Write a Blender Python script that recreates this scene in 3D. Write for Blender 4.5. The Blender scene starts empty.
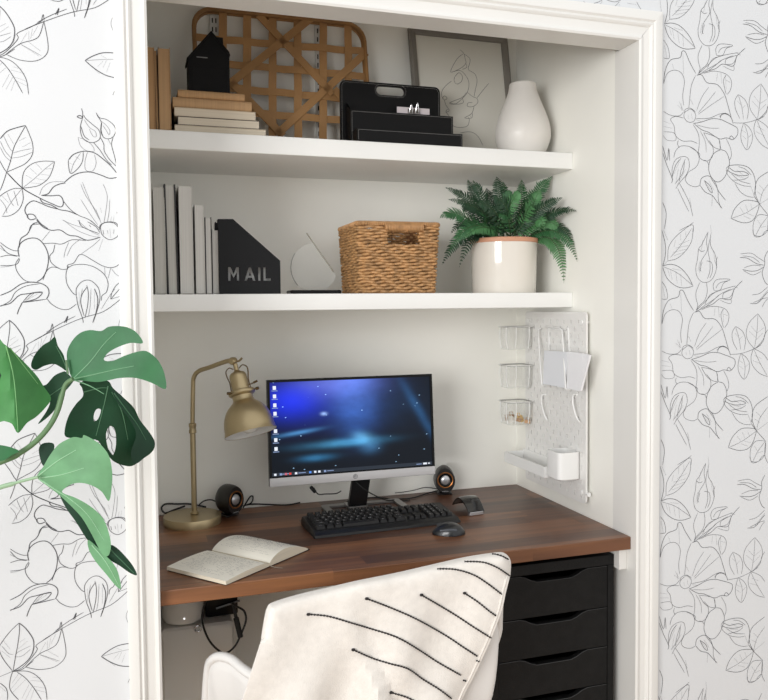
import bpy, math, random
from mathutils import Vector, Matrix, geometry
random.seed(7)
sc = bpy.context.scene
COL = sc.collection
PI = math.pi
# ------------------------------------------------------------------ camera
CAM = Vector((-0.04, -1.7187, 1.3712)); FP = 781.087; PPY = 342.34
yw, pt, rl = .309443, -.047534, -.009462
fw = Vector((math.sin(yw)*math.cos(pt), math.cos(yw)*math.cos(pt), math.sin(pt)))
rt = Vector((math.cos(yw), -math.sin(yw), 0)); up = rt.cross(fw)
CR = rt*math.cos(rl)+up*math.sin(rl); CU = -rt*math.sin(rl)+up*math.cos(rl)
cd = bpy.data.cameras.new('camera'); cam = bpy.data.objects.new('camera', cd); COL.objects.link(cam)
cam.matrix_world = Matrix(((CR.x, CU.x, -fw.x, CAM.x), (CR.y, CU.y, -fw.y, CAM.y), (CR.z, CU.z, -fw.z, CAM.z), (0, 0, 0, 1)))
cd.sensor_width = 36; cd.lens = FP/768*36; cd.shift_y = -(350-PPY)/768; cd.clip_start = .05
sc.camera = cam

def at(u, v, x=None, y=None, z=None):          # photo measurement -> point on a world plane
    d = fw+CR*((u-384)/FP)+CU*((PPY-v)/FP)
    t = (x-CAM.x)/d.x if x is not None else (y-CAM.y)/d.y if y is not None else (z-CAM.z)/d.z
    return CAM+d*t

# ------------------------------------------------------------------ materials
def lin(c):
    return tuple((x/255/12.92 if x/255 <= .04045 else ((x/255+.055)/1.055)**2.4) for x in c)
MATS = {}
def mat(name, rgb, rough=.5, metal=0., var=.04, vs=8., bump=0., bs=200., coat=0., spec=.5, stretch=None, sub=0., sheen=0.):
    if name in MATS: return MATS[name]
    m = bpy.data.materials.new(name); m.use_nodes = True; n = m.node_tree.nodes; l = m.node_tree.links
    b = n['Principled BSDF']; c = lin(rgb)
    tc = n.new('ShaderNodeTexCoord'); mp = n.new('ShaderNodeMapping'); l.new(tc.outputs['Object'], mp.inputs[0])
    if stretch: mp.inputs['Scale'].default_value = stretch
    nz = n.new('ShaderNodeTexNoise'); nz.inputs['Scale'].default_value = vs; nz.inputs['Detail'].default_value = 4
    l.new(mp.outputs[0], nz.inputs['Vector'])
    r = n.new('ShaderNodeValToRGB'); l.new(nz.outputs['Fac'], r.inputs['Fac'])
    r.color_ramp.elements[0].position = .3; r.color_ramp.elements[1].position = .7
    r.color_ramp.elements[0].color = tuple(min(1, x*(1-var)) for x in c)+(1,)
    r.color_ramp.elements[1].color = tuple(min(1, x*(1+var)) for x in c)+(1,)
    l.new(r.outputs[0], b.inputs['Base Color'])
    b.inputs['Roughness'].default_value = rough; b.inputs['Metallic'].default_value = metal
    b.inputs['Coat Weight'].default_value = coat; b.inputs['Specular IOR Level'].default_value = spec
    b.inputs['Sheen Weight'].default_value = sheen
    if sub: b.inputs['Subsurface Weight'].default_value = sub; b.inputs['Subsurface Radius'].default_value = (.01, .01, .01)
    if bump:
        n2 = n.new('ShaderNodeTexNoise'); n2.inputs['Scale'].default_value = bs; l.new(mp.outputs[0], n2.inputs['Vector'])
        bp = n.new('ShaderNodeBump'); bp.inputs['Strength'].default_value = bump; bp.inputs['Distance'].default_value = .002
        l.new(n2.outputs['Fac'], bp.inputs['Height']); l.new(bp.outputs[0], b.inputs['Normal'])
    MATS[name] = m
    return m
def emis(name, rgb, s=1.):
    m = bpy.data.materials.new(name); m.use_nodes = True; b = m.node_tree.nodes['Principled BSDF']
    b.inputs['Base Color'].default_value = (0, 0, 0, 1); b.inputs['Roughness'].default_value = .4
    b.inputs['Emission Color'].default_value = lin(rgb)+(1,); b.inputs['Emission Strength'].default_value = s
    return m
def clear(name, rgb, a=.3, rough=.08):          # thin clear plastic / glass
    m = bpy.data.materials.new(name); m.use_nodes = True; n = m.node_tree.nodes; l = m.node_tree.links
    b = n['Principled BSDF']; b.inputs['Base Color'].default_value = lin(rgb)+(1,); b.inputs['Roughness'].default_value = rough
    t = n.new('ShaderNodeBsdfTransparent'); t.inputs[0].default_value = (.99, .99, .99, 1)
    fr = n.new('ShaderNodeLayerWeight'); fr.inputs['Blend'].default_value = .35
    mt = n.new('ShaderNodeMath'); mt.operation = 'MULTIPLY_ADD'; mt.inputs[1].default_value = .35; mt.inputs[2].default_value = a
    l.new(fr.outputs['Facing'], mt.inputs[0])
    mx = n.new('ShaderNodeMixShader'); l.new(mt.outputs[0], mx.inputs[0]); l.new(t.outputs[0], mx.inputs[1]); l.new(b.outputs[0], mx.inputs[2])
    l.new(mx.outputs[0], n['Material Output'].inputs[0])
    return m

# ------------------------------------------------------------------ mesh builder
ORG = {}
def smoothpts(p, k=5, closed=False):
    p = [Vector(q) for q in p]; n = len(p)
    if n < 3: return p
    out = []
    rng = range(n if closed else n-1)
    for i in rng:
        if closed: a, b, c, d = p[i-1], p[i], p[(i+1) % n], p[(i+2) % n]
        else: a, b, c, d = p[max(i-1, 0)], p[i], p[i+1], p[min(i+2, n-1)]
        for j in range(k):
            t = j/k
            out.append(.5*((2*b)+(c-a)*t+(2*a-5*b+4*c-d)*t*t+(3*b-a-3*c+d)*t**3))
    if not closed: out.append(p[-1])
    return out
class MB:
    def __init__(s): s.v = []; s.f = []; s.m = []; s.uv = None
    def add(s, vs, fs, m=0, M=None):
        o = len(s.v)
        s.v += [(M @ Vector(q)) if M else Vector(q) for q in vs]
        s.f += [tuple(i+o for i in f) for f in fs]; s.m += [m]*len(fs); return s
    def box(s, a, b, m=0, M=None):
        x0, y0, z0 = a; x1, y1, z1 = b
        return s.add([(x0,y0,z0),(x1,y0,z0),(x1,y1,z0),(x0,y1,z0),(x0,y0,z1),(x1,y0,z1),(x1,y1,z1),(x0,y1,z1)],
              [(0,3,2,1),(4,5,6,7),(0,1,5,4),(1,2,6,5),(2,3,7,6),(3,0,4,7)], m, M)
    def rbox(s, a, b, r=.003, m=0, M=None, seg=3, ax=2):   # box rounded on four edges along axis + small chamfer on ends
        o = [0, 1, 2]; i, j = [k for k in o if k != ax]
        pts = rrect((a[i]+b[i])/2, (a[j]+b[j])/2, b[i]-a[i], b[j]-a[j], r, seg)
        c = min(r*.5, (b[ax]-a[ax])*.3)
        lv = [(a[ax], c), (a[ax]+c, 0), (b[ax]-c, 0), (b[ax], c)]
        cx, cy = (a[i]+b[i])/2, (a[j]+b[j])/2; w, h = (b[i]-a[i])/2, (b[j]-a[j])/2
        rings = []
        for z, k in lv:
            ring = []
            for p in pts:
                q = [0, 0, 0]; q[ax] = z; q[i] = cx+(p[0]-cx)*(1-k/w); q[j] = cy+(p[1]-cy)*(1-k/h); ring.append(q)
            rings.append(ring)
        return s.loft(rings, m, M)
    def loft(s, rings, m=0, M=None, caps=True, closed=True):
        n = len(rings[0]); vs = [q for r in rings for q in r]; fs = []
        for k in range(len(rings)-1):
            for i in range(n if closed else n-1):
                a = k*n+i; b = k*n+(i+1) % n
                fs.append((a, b, b+n, a+n))
        if caps: fs.append(tuple(range(n-1, -1, -1))); fs.append(tuple(range((len(rings)-1)*n, len(rings)*n)))
        return s.add(vs, fs, m, M)
    def lathe(s, prof, c=(0,0,0), n=32, m=0, M=None, caps=True):
        return s.loft([[(c[0]+r*math.cos(2*PI*i/n), c[1]+r*math.sin(2*PI*i/n), c[2]+z) for i in range(n)] for r, z in prof], m, M, caps)
    def tube(s, path, r, n=8, m=0, closed=False, M=None, flat=1.):
        path = [Vector(p) for p in path]; k = len(path); rings = []; up0 = None
        for i, p in enumerate(path):
            if closed: t = path[(i+1) % k]-path[i-1]
            else: t = path[min(i+1, k-1)]-path[max(i-1, 0)]
            if t.length < 1e-9: t = Vector((0,0,1))
            t.normalize()
            if up0 is None: up0 = Vector((0,0,1)) if abs(t.z) < .9 else Vector((0,1,0))
            a = (up0-t*up0.dot(t))
            if a.length < 1e-6: a = t.orthogonal()
            a.normalize(); b = t.cross(a); up0 = a
            rr = r[i] if isinstance(r, (list, tuple)) else r
            rings.append([p+a*rr*math.cos(2*PI*j/n)*flat+b*rr*math.sin(2*PI*j/n) for j in range(n)])
        if closed: rings.append(rings[0]); return s.loft(rings, m, M, caps=False)
        return s.loft(rings, m, M)
    def ribbon(s, path, w, nrm, m=0, lift=0.):
        path = [Vector(p) for p in path]; nrm = Vector(nrm); vs = []; k = len(path)
        for i, p in enumerate(path):
            t = path[min(i+1, k-1)]-path[max(i-1, 0)]; d = t.cross(nrm)
            if d.length < 1e-9: d = Vector((0, 0, 1))
            d.normalize(); ww = w*(.45 if i in (0, k-1) else 1)/2
            vs += [p+d*ww+nrm*lift, p-d*ww+nrm*lift]
        return s.add(vs, [(2*i, 2*i+1, 2*i+3, 2*i+2) for i in range(k-1)], m)
    def prism(s, pts, ax, a, b, m=0, M=None):         # polygon in the two other axes extruded a..b along ax
        def P(p, t):
            q = [0, 0, 0]; o = [k for k in (0,1,2) if k != ax]; q[o[0]] = p[0]; q[o[1]] = p[1]; q[ax] = t; return q
        return s.loft([[P(p, a) for p in pts], [P(p, b) for p in pts]], m, M)
    def sheet(s, outline, holes, step, fn, thick, m=0, medge=None, extra=(), skip=None):
        """2D outline with holes -> triangulated solid; fn(x,y,side 0/1)->3D"""
        loops = [[Vector(p[:2]) for p in L] for L in [outline]+list(holes)]
        vs = []; es = []
        for L in loops:
            o = len(vs); vs += L; es += [(o+i, o+(i+1) % len(L)) for i in range(len(L))]
        def inside(p):
            c = False
            for L in loops:
                j = len(L)-1
                for i in range(len(L)):
                    a, b = L[i], L[j]
                    if (a.y > p.y) != (b.y > p.y) and p.x < (b.x-a.x)*(p.y-a.y)/(b.y-a.y)+a.x: c = not c
                    j = i
            return c
        if step:
            xs = [p.x for p in loops[0]]; ys = [p.y for p in loops[0]]
            x = min(xs)+step*.5
            while x < max(xs):
                y = min(ys)+step*.5
                while y < max(ys):
                    q = Vector((x, y))
                    if (skip is None or not skip(q)) and inside(q) and min((q-w).length for w in vs[:len(vs)]) > step*.4: vs.append(q)
                    y += step
                x += step
        vs += [Vector(q) for q in extra if inside(Vector(q))]
        r = geometry.delaunay_2d_cdt(vs, es, [], 0, 1e-7)
        V, E_, F = r[0], r[1], r[2]
        F = [f for f in F if inside((V[f[0]]+V[f[1]]+V[f[2]])/3)]
        n = len(V)
        P = [fn(p.x, p.y, 0) for p in V]+[fn(p.x, p.y, 1) for p in V]
        fs = [tuple(f) for f in F]+[tuple(i+n for i in reversed(f)) for f in F]
        cnt = {}
        for f in F:
            for i in range(3):
                e = (f[i], f[(i+1) % 3]); cnt[e] = cnt.get(e, 0)+1
        ed = [(e[1], e[0], e[0]+n, e[1]+n) for e in cnt if (e[1], e[0]) not in cnt]
        s.add(P, fs, m); 
        o = len(s.v)-len(P); s.f += [tuple(i+o for i in f) for f in ed]; s.m += [m if medge is None else medge]*len(ed)
        return s
    def build(s, name, mats, parent=None, smooth=True, bevel=0., loc=None, rot=None):
        if not isinstance(mats, (list, tuple)): mats = [mats]
        if parent is not None: O = ORG[parent.name]
        elif loc is not None: O = Vector((0,0,0))
        else:
            xs = [q.x for q in s.v]; ys = [q.y for q in s.v]
            O = Vector(((min(xs)+max(xs))/2, (min(ys)+max(ys))/2, min(q.z for q in s.v)))
        me = bpy.data.meshes.new(name)
        me.from_pydata([tuple(q-O) for q in s.v], [], s.f)
        for m in mats: me.materials.append(m)
        me.polygons.foreach_set('material_index', s.m)
        me.update()
        import bmesh
        bm = bmesh.new(); bm.from_mesh(me); bmesh.ops.recalc_face_normals(bm, faces=bm.faces) if not getattr(s, 'norecalc', False) else None
        bm.to_mesh(me); bm.free()
        if smooth:
            me.shade_smooth()
            try: me.set_sharp_from_angle(angle=math.radians(38))
            except Exception: pass
        o = bpy.data.objects.new(name, me); COL.objects.link(o)
        if parent is not None: o.parent = parent; ORG[o.name] = O
        elif loc is not None: o.location = loc; ORG[o.name] = O
        else: o.location = O; ORG[o.name] = O
        if rot and parent is None: o.rotation_euler = rot
        if bevel:
            b = o.modifiers.new('bevel', 'BEVEL'); b.width = bevel; b.segments = 2; b.limit_method = 'ANGLE'; b.angle_limit = math.radians(40)
        return o
def rrect(cx, cy, w, h, r, seg=4):
    r = min(r, w/2-1e-5, h/2-1e-5); out = []
    for sx, sy, a0 in ((1, -1, -90), (1, 1, 0), (-1, 1, 90), (-1, -1, 180)):
        for k in range(seg+1):
            a = math.radians(a0+90*k/seg)
            out.append((cx+sx*(w/2-r)+r*math.cos(a), cy+sy*(h/2-r)+r*math.sin(a)))
    return out
def tag(o, label, cat, group=None, kind=None):
    if label: o['label'] = label
    if cat: o['category'] = cat
    if group: o['group'] = group
    if kind: o['kind'] = kind
    return o
def thing(name, label, cat, loc, group=None, local=False):
    o = bpy.data.objects.new(name, None); COL.objects.link(o); o.location = loc; o.empty_display_size = .05
    ORG[o.name] = Vector((0,0,0)) if local else Vector(loc)
    return tag(o, label, cat, group)
def copy_tree(o, parent=None):
    c = o.copy(); COL.objects.link(c)
    if parent: c.parent = parent
    for ch in [x for x in bpy.data.objects if x.parent == o]: copy_tree(ch, c)
    return c
def struct(o): o['kind'] = 'structure'; return o
def text_verts(body, size):
    cu = bpy.data.curves.new('tmp', 'FONT'); cu.body = body; cu.size = size; cu.resolution_u = 2
    cu.align_x = 'CENTER'; cu.align_y = 'CENTER'
    ob = bpy.data.objects.new('tmp', cu); COL.objects.link(ob)
    dg = bpy.context.evaluated_depsgraph_get(); me = ob.evaluated_get(dg).to_mesh()
    vs = [tuple(v.co) for v in me.vertices]; fs = [tuple(p.vertices) for p in me.polygons]
    ob.evaluated_get(dg).to_mesh_clear(); bpy.data.objects.remove(ob); bpy.data.curves.remove(cu)
    return vs, fs
def rotm(loc, rx=0, ry=0, rz=0):
    return Matrix.Translation(loc) @ Matrix.Rotation(rz, 4, 'Z') @ Matrix.Rotation(ry, 4, 'Y') @ Matrix.Rotation(rx, 4, 'X')

W, D, YS, YD = 1.2, .6758, .319, .0274
ZH, Z1, T1, Z2, T2, ZD, TD = 2.0384, 1.8126, .0472, 1.4037, .0441, .7528, .0344
YW = .02                                        # papered wall plane behind the casing

# ------------------------------------------------------------------ common materials
white = mat('white_paint', (246,245,238), .55, var=.01, bump=.05, bs=300)
trimw = mat('trim_paint', (229,228,224), .35, var=.01)
shelfw = mat('shelf_paint', (236,236,233), .4, var=.01)
black = mat('black_plastic', (13,13,14), .45, var=.1, spec=.3)
blackg = mat('black_gloss', (8,8,9), .25, var=.05, spec=.2)
silver = mat('silver_metal', (195,196,198), .35, .7, var=.02)
chrome = mat('chrome', (210,210,212), .15, 1.)
wplast = mat('white_plastic', (238,238,236), .35, var=.01)

# ------------------------------------------------------------------ the setting
def wallpaper_lines():
    L = []      # (points in world, width, tone)
    def add(tf, P, items):
        for it in items:
            w, pts = it[0], it[1:]
            q = [tf(*p) for p in pts]
            wp = [at(u, v, y=YW-.0006) for u, v in q]
            for n in range(-3, 4):
                r = smoothpts([p+Vector((0, 0, n*P)) for p in wp], 4)
                for kx in range(3):      # the paper repeats sideways away from the opening
                    if kx and P > 5: break
                    dx = kx*(-.40 if r[0].x < 0 else .385)
                    L.append(([p+Vector((dx, 0, 0)) for p in r], w))
    s = 5.83
    P = at(109.8, 230.3, y=YW).z-at(117.5, 525.4, y=YW).z
    A4 = lambda x, y: (x/s, 110+y/s)
    A5 = lambda x, y: (x/s, 220+y/s)
    A3 = lambda x, y: (x/s, y/s)
    A7 = lambda x, y: (x/5.908, 590+y/5.908)
    T, M, H = .0007, .0012, .0017
    add(A4, P, [
     (H,(0,168),(40,125),(90,105),(148,90)),(M,(148,90),(170,140),(190,200),(188,260),(150,310),(90,340),(38,362)),(M,(148,92),(110,160),(80,220),(60,300),(40,358)),
     (T,(20,150),(60,230),(80,235)),(T,(45,140),(80,200)),(T,(0,180),(30,240),(70,285)),(T,(0,215),(30,270),(65,300)),(T,(185,225),(130,235),(75,250)),(T,(188,245),(130,270),(70,280)),(T,(150,160),(110,180)),(T,(178,190),(130,215)),
     (M,(-40,240),(0,300),(38,362),(130,455),(230,512)),(H,(38,362),(130,455),(235,515),(300,545),(350,565),(368,550),(365,520),(345,498),(300,500),(240,498)),
     (M,(130,455),(130,400),(145,350),(190,312),(250,298),(318,300)),(M,(318,300),(305,350),(280,400),(230,438),(180,450),(130,455)),(T,(130,455),(200,400),(260,345),(315,302)),
     (T,(150,380),(185,400)),(T,(175,340),(215,375)),(T,(210,310),(245,350)),(T,(290,380),(235,375)),(T,(270,410),(210,400)),(T,(240,430),(180,425)),(T,(300,340),(260,345)),
     (M,(128,458),(80,458),(30,480),(-10,510)),(M,(128,458),(135,520),(110,580),(60,615),(10,620)),(T,(128,458),(70,530),(15,615)),(T,(40,480),(60,530),(80,560)),(T,(80,470),(95,520),(105,560)),(T,(0,520),(30,560),(40,600)),(T,(10,500),(50,540)),
     (M,(38,362),(20,420),(0,470)),
     (T,(230,495),(250,450),(300,420),(380,418)),
     # buds
     (M,(480,50),(468,100),(475,150),(500,180),(540,190),(575,175),(585,150),(575,115),(540,85),(500,50),(488,30)),(T,(490,55),(520,100),(555,125),(560,155),(540,150),(520,110)),(M,(472,95),(490,150),(520,175)),
     (M,(560,15),(580,45),(620,55),(660,85),(675,120),(660,155),(630,168),(600,155),(588,110),(590,70),(565,30)),(T,(590,65),(620,90),(640,120),(635,145),(620,120),(600,90)),(H,(592,75),(588,120),(598,150)),
     (M,(585,160),(605,200),(608,240),(640,290),(680,330)),(M,(660,160),(650,200),(665,260),(682,325)),(M,(630,170),(645,200)),(M,(545,190),(580,230),(620,290),(650,320)),
     (H,(448,38),(465,32),(482,42),(470,48),(448,40)),(M,(475,-10),(482,20),(480,50)),
     (T,(455,160),(470,210),(510,240),(550,240)),(T,(455,160),(500,175),(540,210),(550,238)),
     (H,(400,290),(430,258),(490,240),(550,250),(600,285),(650,330),(698,390)),(M,(398,290),(400,330),(412,370),(450,345),(480,300),(485,245)),(T,(412,365),(430,310),(470,250)),(T,(510,245),(495,300),(500,350),(540,355),(560,310),(550,260)),(T,(405,310),(430,320)),(T,(440,270),(465,290)),
     (H,(375,422),(420,385),(470,365),(530,362),(590,380),(640,398),(698,390)),(H,(240,498),(280,488),(310,450),(345,432),(382,425)),
     (H,(232,515),(250,540),(300,555),(345,580),(400,590),(455,612)),(M,(368,530),(410,580),(460,615),(520,640),(580,690)),
     (H,(210,632),(180,640),(160,625),(165,608),(195,610),(212,630)),(H,(165,625),(145,590),(155,555),(190,530),(230,540),(280,562),(340,578)),
     (H,(212,632),(240,665),(280,692)),(M,(170,700),(185,670),(230,665)),
     (T,(470,430),(500,500),(560,590),(590,660)),(T,(480,420),(520,520),(580,640)),(T,(600,430),(625,500),(615,600),(605,660)),(T,(640,520),(635,600),(625,655)),(T,(470,520),(520,600),(570,670)),
     (M,(580,700),(585,670),(620,655),(665,660),(695,690),(700,705)),(T,(660,650),(665,615)),(T,(645,650),(650,620)),(T,(690,665),(700,610)),(T,(690,590),(680,600),(695,605),(685,590)),(T,(560,580),(570,610)),(T,(585,570),(592,600)),
     (T,(360,640),(430,670),(500,690))])
    add(A5, P, [
     (M,(585,35),(595,85),(640,115),(685,95),(697,55),(680,20),(640,10),(600,20),(585,40)),(H,(600,60),(605,85)),(M,(625,60),(630,80)),(M,(665,55),(662,80)),(T,(640,50),(645,105)),
     (H,(212,0),(250,40),(300,60),(350,58),(400,88),(450,95),(510,118),(585,100)),(T,(370,0),(450,60),(540,95),(580,98)),(T,(450,0),(520,60),(580,90)),(M,(460,0),(480,40),(580,80)),(M,(510,10),(560,40),(582,75)),(H,(520,30),(530,40)),(T,(530,0),(580,50)),
     (H,(218,15),(190,25),(160,80),(120,110),(112,160)),
     (H,(112,215),(105,170),(125,130),(170,107),(220,110),(260,150),(282,210),(275,280),(250,335),(215,360)),(M,(112,220),(90,260),(105,310),(150,355),(215,365)),(M,(245,120),(290,65)),
     (M,(250,138),(310,135),(360,140),(420,115),(500,120)),(M,(320,142),(310,185),(290,210),(300,250),(350,285),(390,285),(395,262),(430,250),(460,205),(490,205),(540,235),(600,268),(650,278),(690,262),(725,225)),
     (T,(400,130),(380,180),(372,220)),(T,(470,110),(420,150),(390,210)),(T,(585,110),(540,150),(470,200)),(T,(600,110),(575,180)),
     (M,(400,268),(385,310),(390,370),(420,420),(445,440)),(M,(395,280),(430,262),(500,260),(560,280),(610,320),(630,370),(620,420),(595,440),(590,470)),(M,(610,275),(612,320)),(M,(645,280),(630,340)),(T,(650,285),(680,320),(720,335)),
     (M,(445,440),(445,400),(470,365),(505,350),(540,360),(575,400),(582,460),(565,530),(545,580)),(M,(445,440),(455,500),(480,570),(485,600)),(M,(505,380),(515,430),(510,500),(495,570)),(T,(480,400),(470,470),(485,540)),(H,(550,400),(570,460),(560,540),(540,600)),(M,(508,390),(480,430),(470,480),(490,560)),(T,(530,400),(525,500),(515,560)),(T,(460,420),(462,500)),(T,(550,420),(550,520)),
     (M,(275,460),(300,490),(350,518),(400,520),(445,490)),(M,(250,350),(270,300),(300,275),(345,280)),
     (H,(0,440),(60,415),(120,375),(180,362),(240,370),(278,395),(285,430),(270,462)),(H,(0,500),(60,485),(110,440),(160,430),(245,420),(210,460),(130,480),(270,462)),(M,(0,505),(60,470),(90,420),(150,385),(230,372)),(H,(130,480),(110,520),(100,550)),(M,(135,475),(180,430),(245,422)),(M,(150,470),(200,425)),(T,(160,465),(220,430)),
     (M,(0,130),(40,160),(80,178),(112,180)),(M,(0,145),(40,190),(80,205),(110,210)),(M,(0,165),(60,200)),(M,(0,265),(60,265),(100,255),(115,225)),(M,(0,215),(50,205),(100,212)),(T,(0,275),(50,270),(80,262)),
     (M,(200,700),(300,650),(420,595),(500,565),(600,535),(680,480),(718,445)),(M,(270,655),(350,605),(440,560)),(M,(645,462),(700,400),(718,400)),(M,(645,462),(650,430),(670,390),(695,365)),(H,(650,460),(718,440)),(T,(590,520),(640,440),(670,400)),(H,(385,600),(395,560),(375,600)),(M,(295,640),(305,605),(310,640)),(T,(725,530),(715,610))])
    add(A7, P, [
     (H,(112,195),(150,225),(190,280),(200,320),(190,375),(160,420),(110,460),(75,480)),(M,(112,195),(60,245),(10,310),(-5,350),(20,410),(75,480)),(M,(112,197),(115,240),(105,320),(90,400),(78,475)),
     (T,(20,300),(60,350)),(T,(10,330),(50,375),(80,380)),(T,(150,285),(115,310)),(T,(165,300),(105,350)),(T,(180,330),(110,365),(90,385)),(T,(180,350),(130,390),(85,395)),(T,(10,360),(60,400)),
     (H,(75,480),(0,512)),(M,(75,480),(130,470),(200,415)),(M,(75,482),(130,460),(190,395),(220,350),(215,325),(290,275),(360,222)),
     (M,(150,455),(230,470),(320,455),(380,405),(388,340),(365,225)),(M,(150,455),(230,380),(300,345),(340,310),(365,225)),(T,(205,330),(190,400)),(T,(270,310),(225,390)),(T,(280,300),(280,350)),(T,(230,380),(290,400),(350,420)),(T,(280,360),(345,395)),(T,(300,280),(290,340)),(T,(330,260),(300,320)),(T,(240,385),(340,425)),
     (M,(75,480),(60,530),(60,590),(110,650)),(M,(75,482),(160,480),(220,510),(265,570),(278,650)),(M,(100,485),(150,520),(200,580),(245,650)),(T,(110,495),(70,550)),(T,(130,505),(65,585)),(T,(150,530),(75,605)),(T,(190,515),(240,518)),(T,(180,535),(255,540)),(T,(200,570),(270,580)),(T,(210,590),(272,605)),(T,(170,560),(130,640)),(T,(190,570),(150,650)),(T,(200,590),(180,650)),
     (M,(0,550),(35,580),(45,620),(42,650)),(T,(0,570),(35,600)),
     (H,(598,393),(640,360),(700,328),(768,315)),(H,(598,393),(650,425),(710,448),(768,452)),(T,(600,393),(700,365),(768,350)),(T,(720,365),(700,410)),(T,(700,375),(670,410)),(T,(740,375),(720,430)),(T,(690,345),(720,355)),(T,(620,405),(680,450)),
     (T,(755,120),(745,160),(765,210)),(H,(768,520),(755,550))])
    # right hand wall
    s = 5.83
    P2 = P
    B1 = lambda x, y: (655+x/s, 230+y/s)
    B2 = lambda x, y: (655+x/s, 345+y/s)
    T, M, H = .0008, .0010, .0013
    add(B1, P2, [
     (M,(75,180),(80,100),(120,40),(180,-10),(225,-45)),(M,(75,180),(130,165),(180,120),(215,60),(222,-10)),(T,(90,160),(150,90),(215,-10)),(T,(110,100),(120,60)),(T,(110,150),(170,130)),(T,(105,130),(190,110)),(T,(120,105),(195,90)),(T,(140,85),(200,60)),(T,(150,60),(150,20)),(T,(180,40),(180,5)),
     (H,(40,0),(60,80),(60,150),(45,210)),(M,(75,180),(45,210)),(M,(50,0),(75,60)),
     (H,(45,210),(90,200),(140,215),(190,265),(222,328)),(H,(45,215),(70,280),(120,325),(170,338),(222,328)),(T,(50,215),(130,250),(222,325)),(T,(75,230),(85,270)),(T,(90,230),(100,290)),(T,(120,240),(130,310)),(T,(150,255),(155,325)),(T,(100,225),(150,235)),
     (M,(40,300),(65,340),(72,400),(40,402)),(T,(45,330),(60,400)),
     # big bud
     (M,(310,10),(290,50),(270,90),(255,110),(248,170),(238,220),(245,270),(270,300),(300,305),(330,290),(352,250),(360,200),(350,140),(325,90),(325,20)),(M,(310,15),(300,70),(305,120),(270,180),(262,230),(270,240)),(M,(320,50),(310,120),(320,180),(320,240),(305,285)),(M,(300,180),(330,190),(335,240),(320,280)),(M,(255,110),(270,125),(290,120)),(T,(280,60),(270,120)),(T,(340,120),(350,190)),(M,(365,155),(355,190),(362,220)),(T,(262,180),(250,240)),(T,(275,190),(258,250)),(H,(275,185),(262,240)),
     (M,(262,305),(240,360),(240,400),(250,440),(240,470)),(M,(300,305),(305,360),(290,410),(260,440),(242,468)),
     (H,(230,480),(290,450),(340,430),(380,400),(440,405),(460,350),(480,325),(510,295)),(M,(240,470),(290,420),(340,370),(400,345),(470,325)),(M,(345,355),(340,320),(360,290),(410,285),(438,290),(400,310),(380,350),(345,355)),(M,(355,340),(375,310),(430,295)),(M,(260,460),(350,400),(380,375),(440,345)),(M,(395,400),(400,370),(440,350),(460,345),(440,390),(400,400)),(M,(290,435),(320,380),(360,360)),(M,(300,445),(340,410),(370,380)),(H,(460,330),(482,338)),(T,(380,410),(440,430),(445,400)),
     (H,(230,480),(260,475),(290,515),(350,520),(390,570),(410,630),(430,700)),(M,(270,465),(330,445),(400,455),(430,490),(425,540),(405,570)),(T,(350,455),(345,500)),(T,(395,460),(400,540)),(T,(370,450),(375,510)),(T,(400,490),(425,500)),(M,(400,570),(390,530),(385,490),(400,460)),
     (H,(40,545),(50,470),(80,410),(135,390),(145,355),(165,355),(190,410),(225,470)),(T,(150,360),(155,480)),(M,(40,550),(60,490),(100,465),(140,475),(160,520),(150,600),(155,660)),(M,(225,480),(200,540),(190,620),(185,670)),
     (T,(90,430),(100,460)),(T,(300,540),(260,600),(230,680)),(T,(340,560),(280,640),(240,690)),(T,(390,580),(300,650),(240,700)),
     (T,(130,640),(150,680)),(T,(120,660),(155,690)),(M,(195,620),(210,650)),(M,(140,650),(145,690)),
     (M,(160,700),(165,680),(195,670),(225,690)),(M,(360,700),(390,680),(425,690)),
     (M,(470,562),(450,600),(455,650),(480,700)),(M,(470,562),(510,590),(528,640),(520,700)),(T,(470,565),(490,630),(500,700)),(T,(465,600),(485,620)),(T,(510,620),(490,640)),
     (M,(600,488),(550,540),(532,600),(545,650),(580,692)),(M,(600,488),(635,540),(645,590),(630,640),(585,692)),(T,(600,490),(595,590),(580,690)),(T,(560,560),(595,600)),(T,(550,590),(590,630)),(T,(635,570),(595,600)),(T,(630,600),(590,640)),(M,(659,580),(640,610),(630,650),(590,690)),
     (M,(498,140),(560,135),(600,160),(640,185)),(H,(495,160),(540,165),(590,195),(635,205)),(M,(510,150),(570,160),(610,190)),(H,(510,230),(560,240),(600,235),(635,215)),(M,(515,235),(570,262),(620,240)),(M,(520,220),(570,205),(620,210)),(H,(659,120),(640,160),(640,200),(625,250),(640,300),(659,320)),
     (M,(565,378),(610,370),(659,330)),(H,(555,428),(600,425),(640,380),(659,360)),(M,(570,425),(630,400),(659,395)),(M,(625,450),(640,420),(659,400)),(H,(600,420),(659,350)),
     (M,(570,0),(580,30),(620,35),(640,10),(659,0))])
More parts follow.
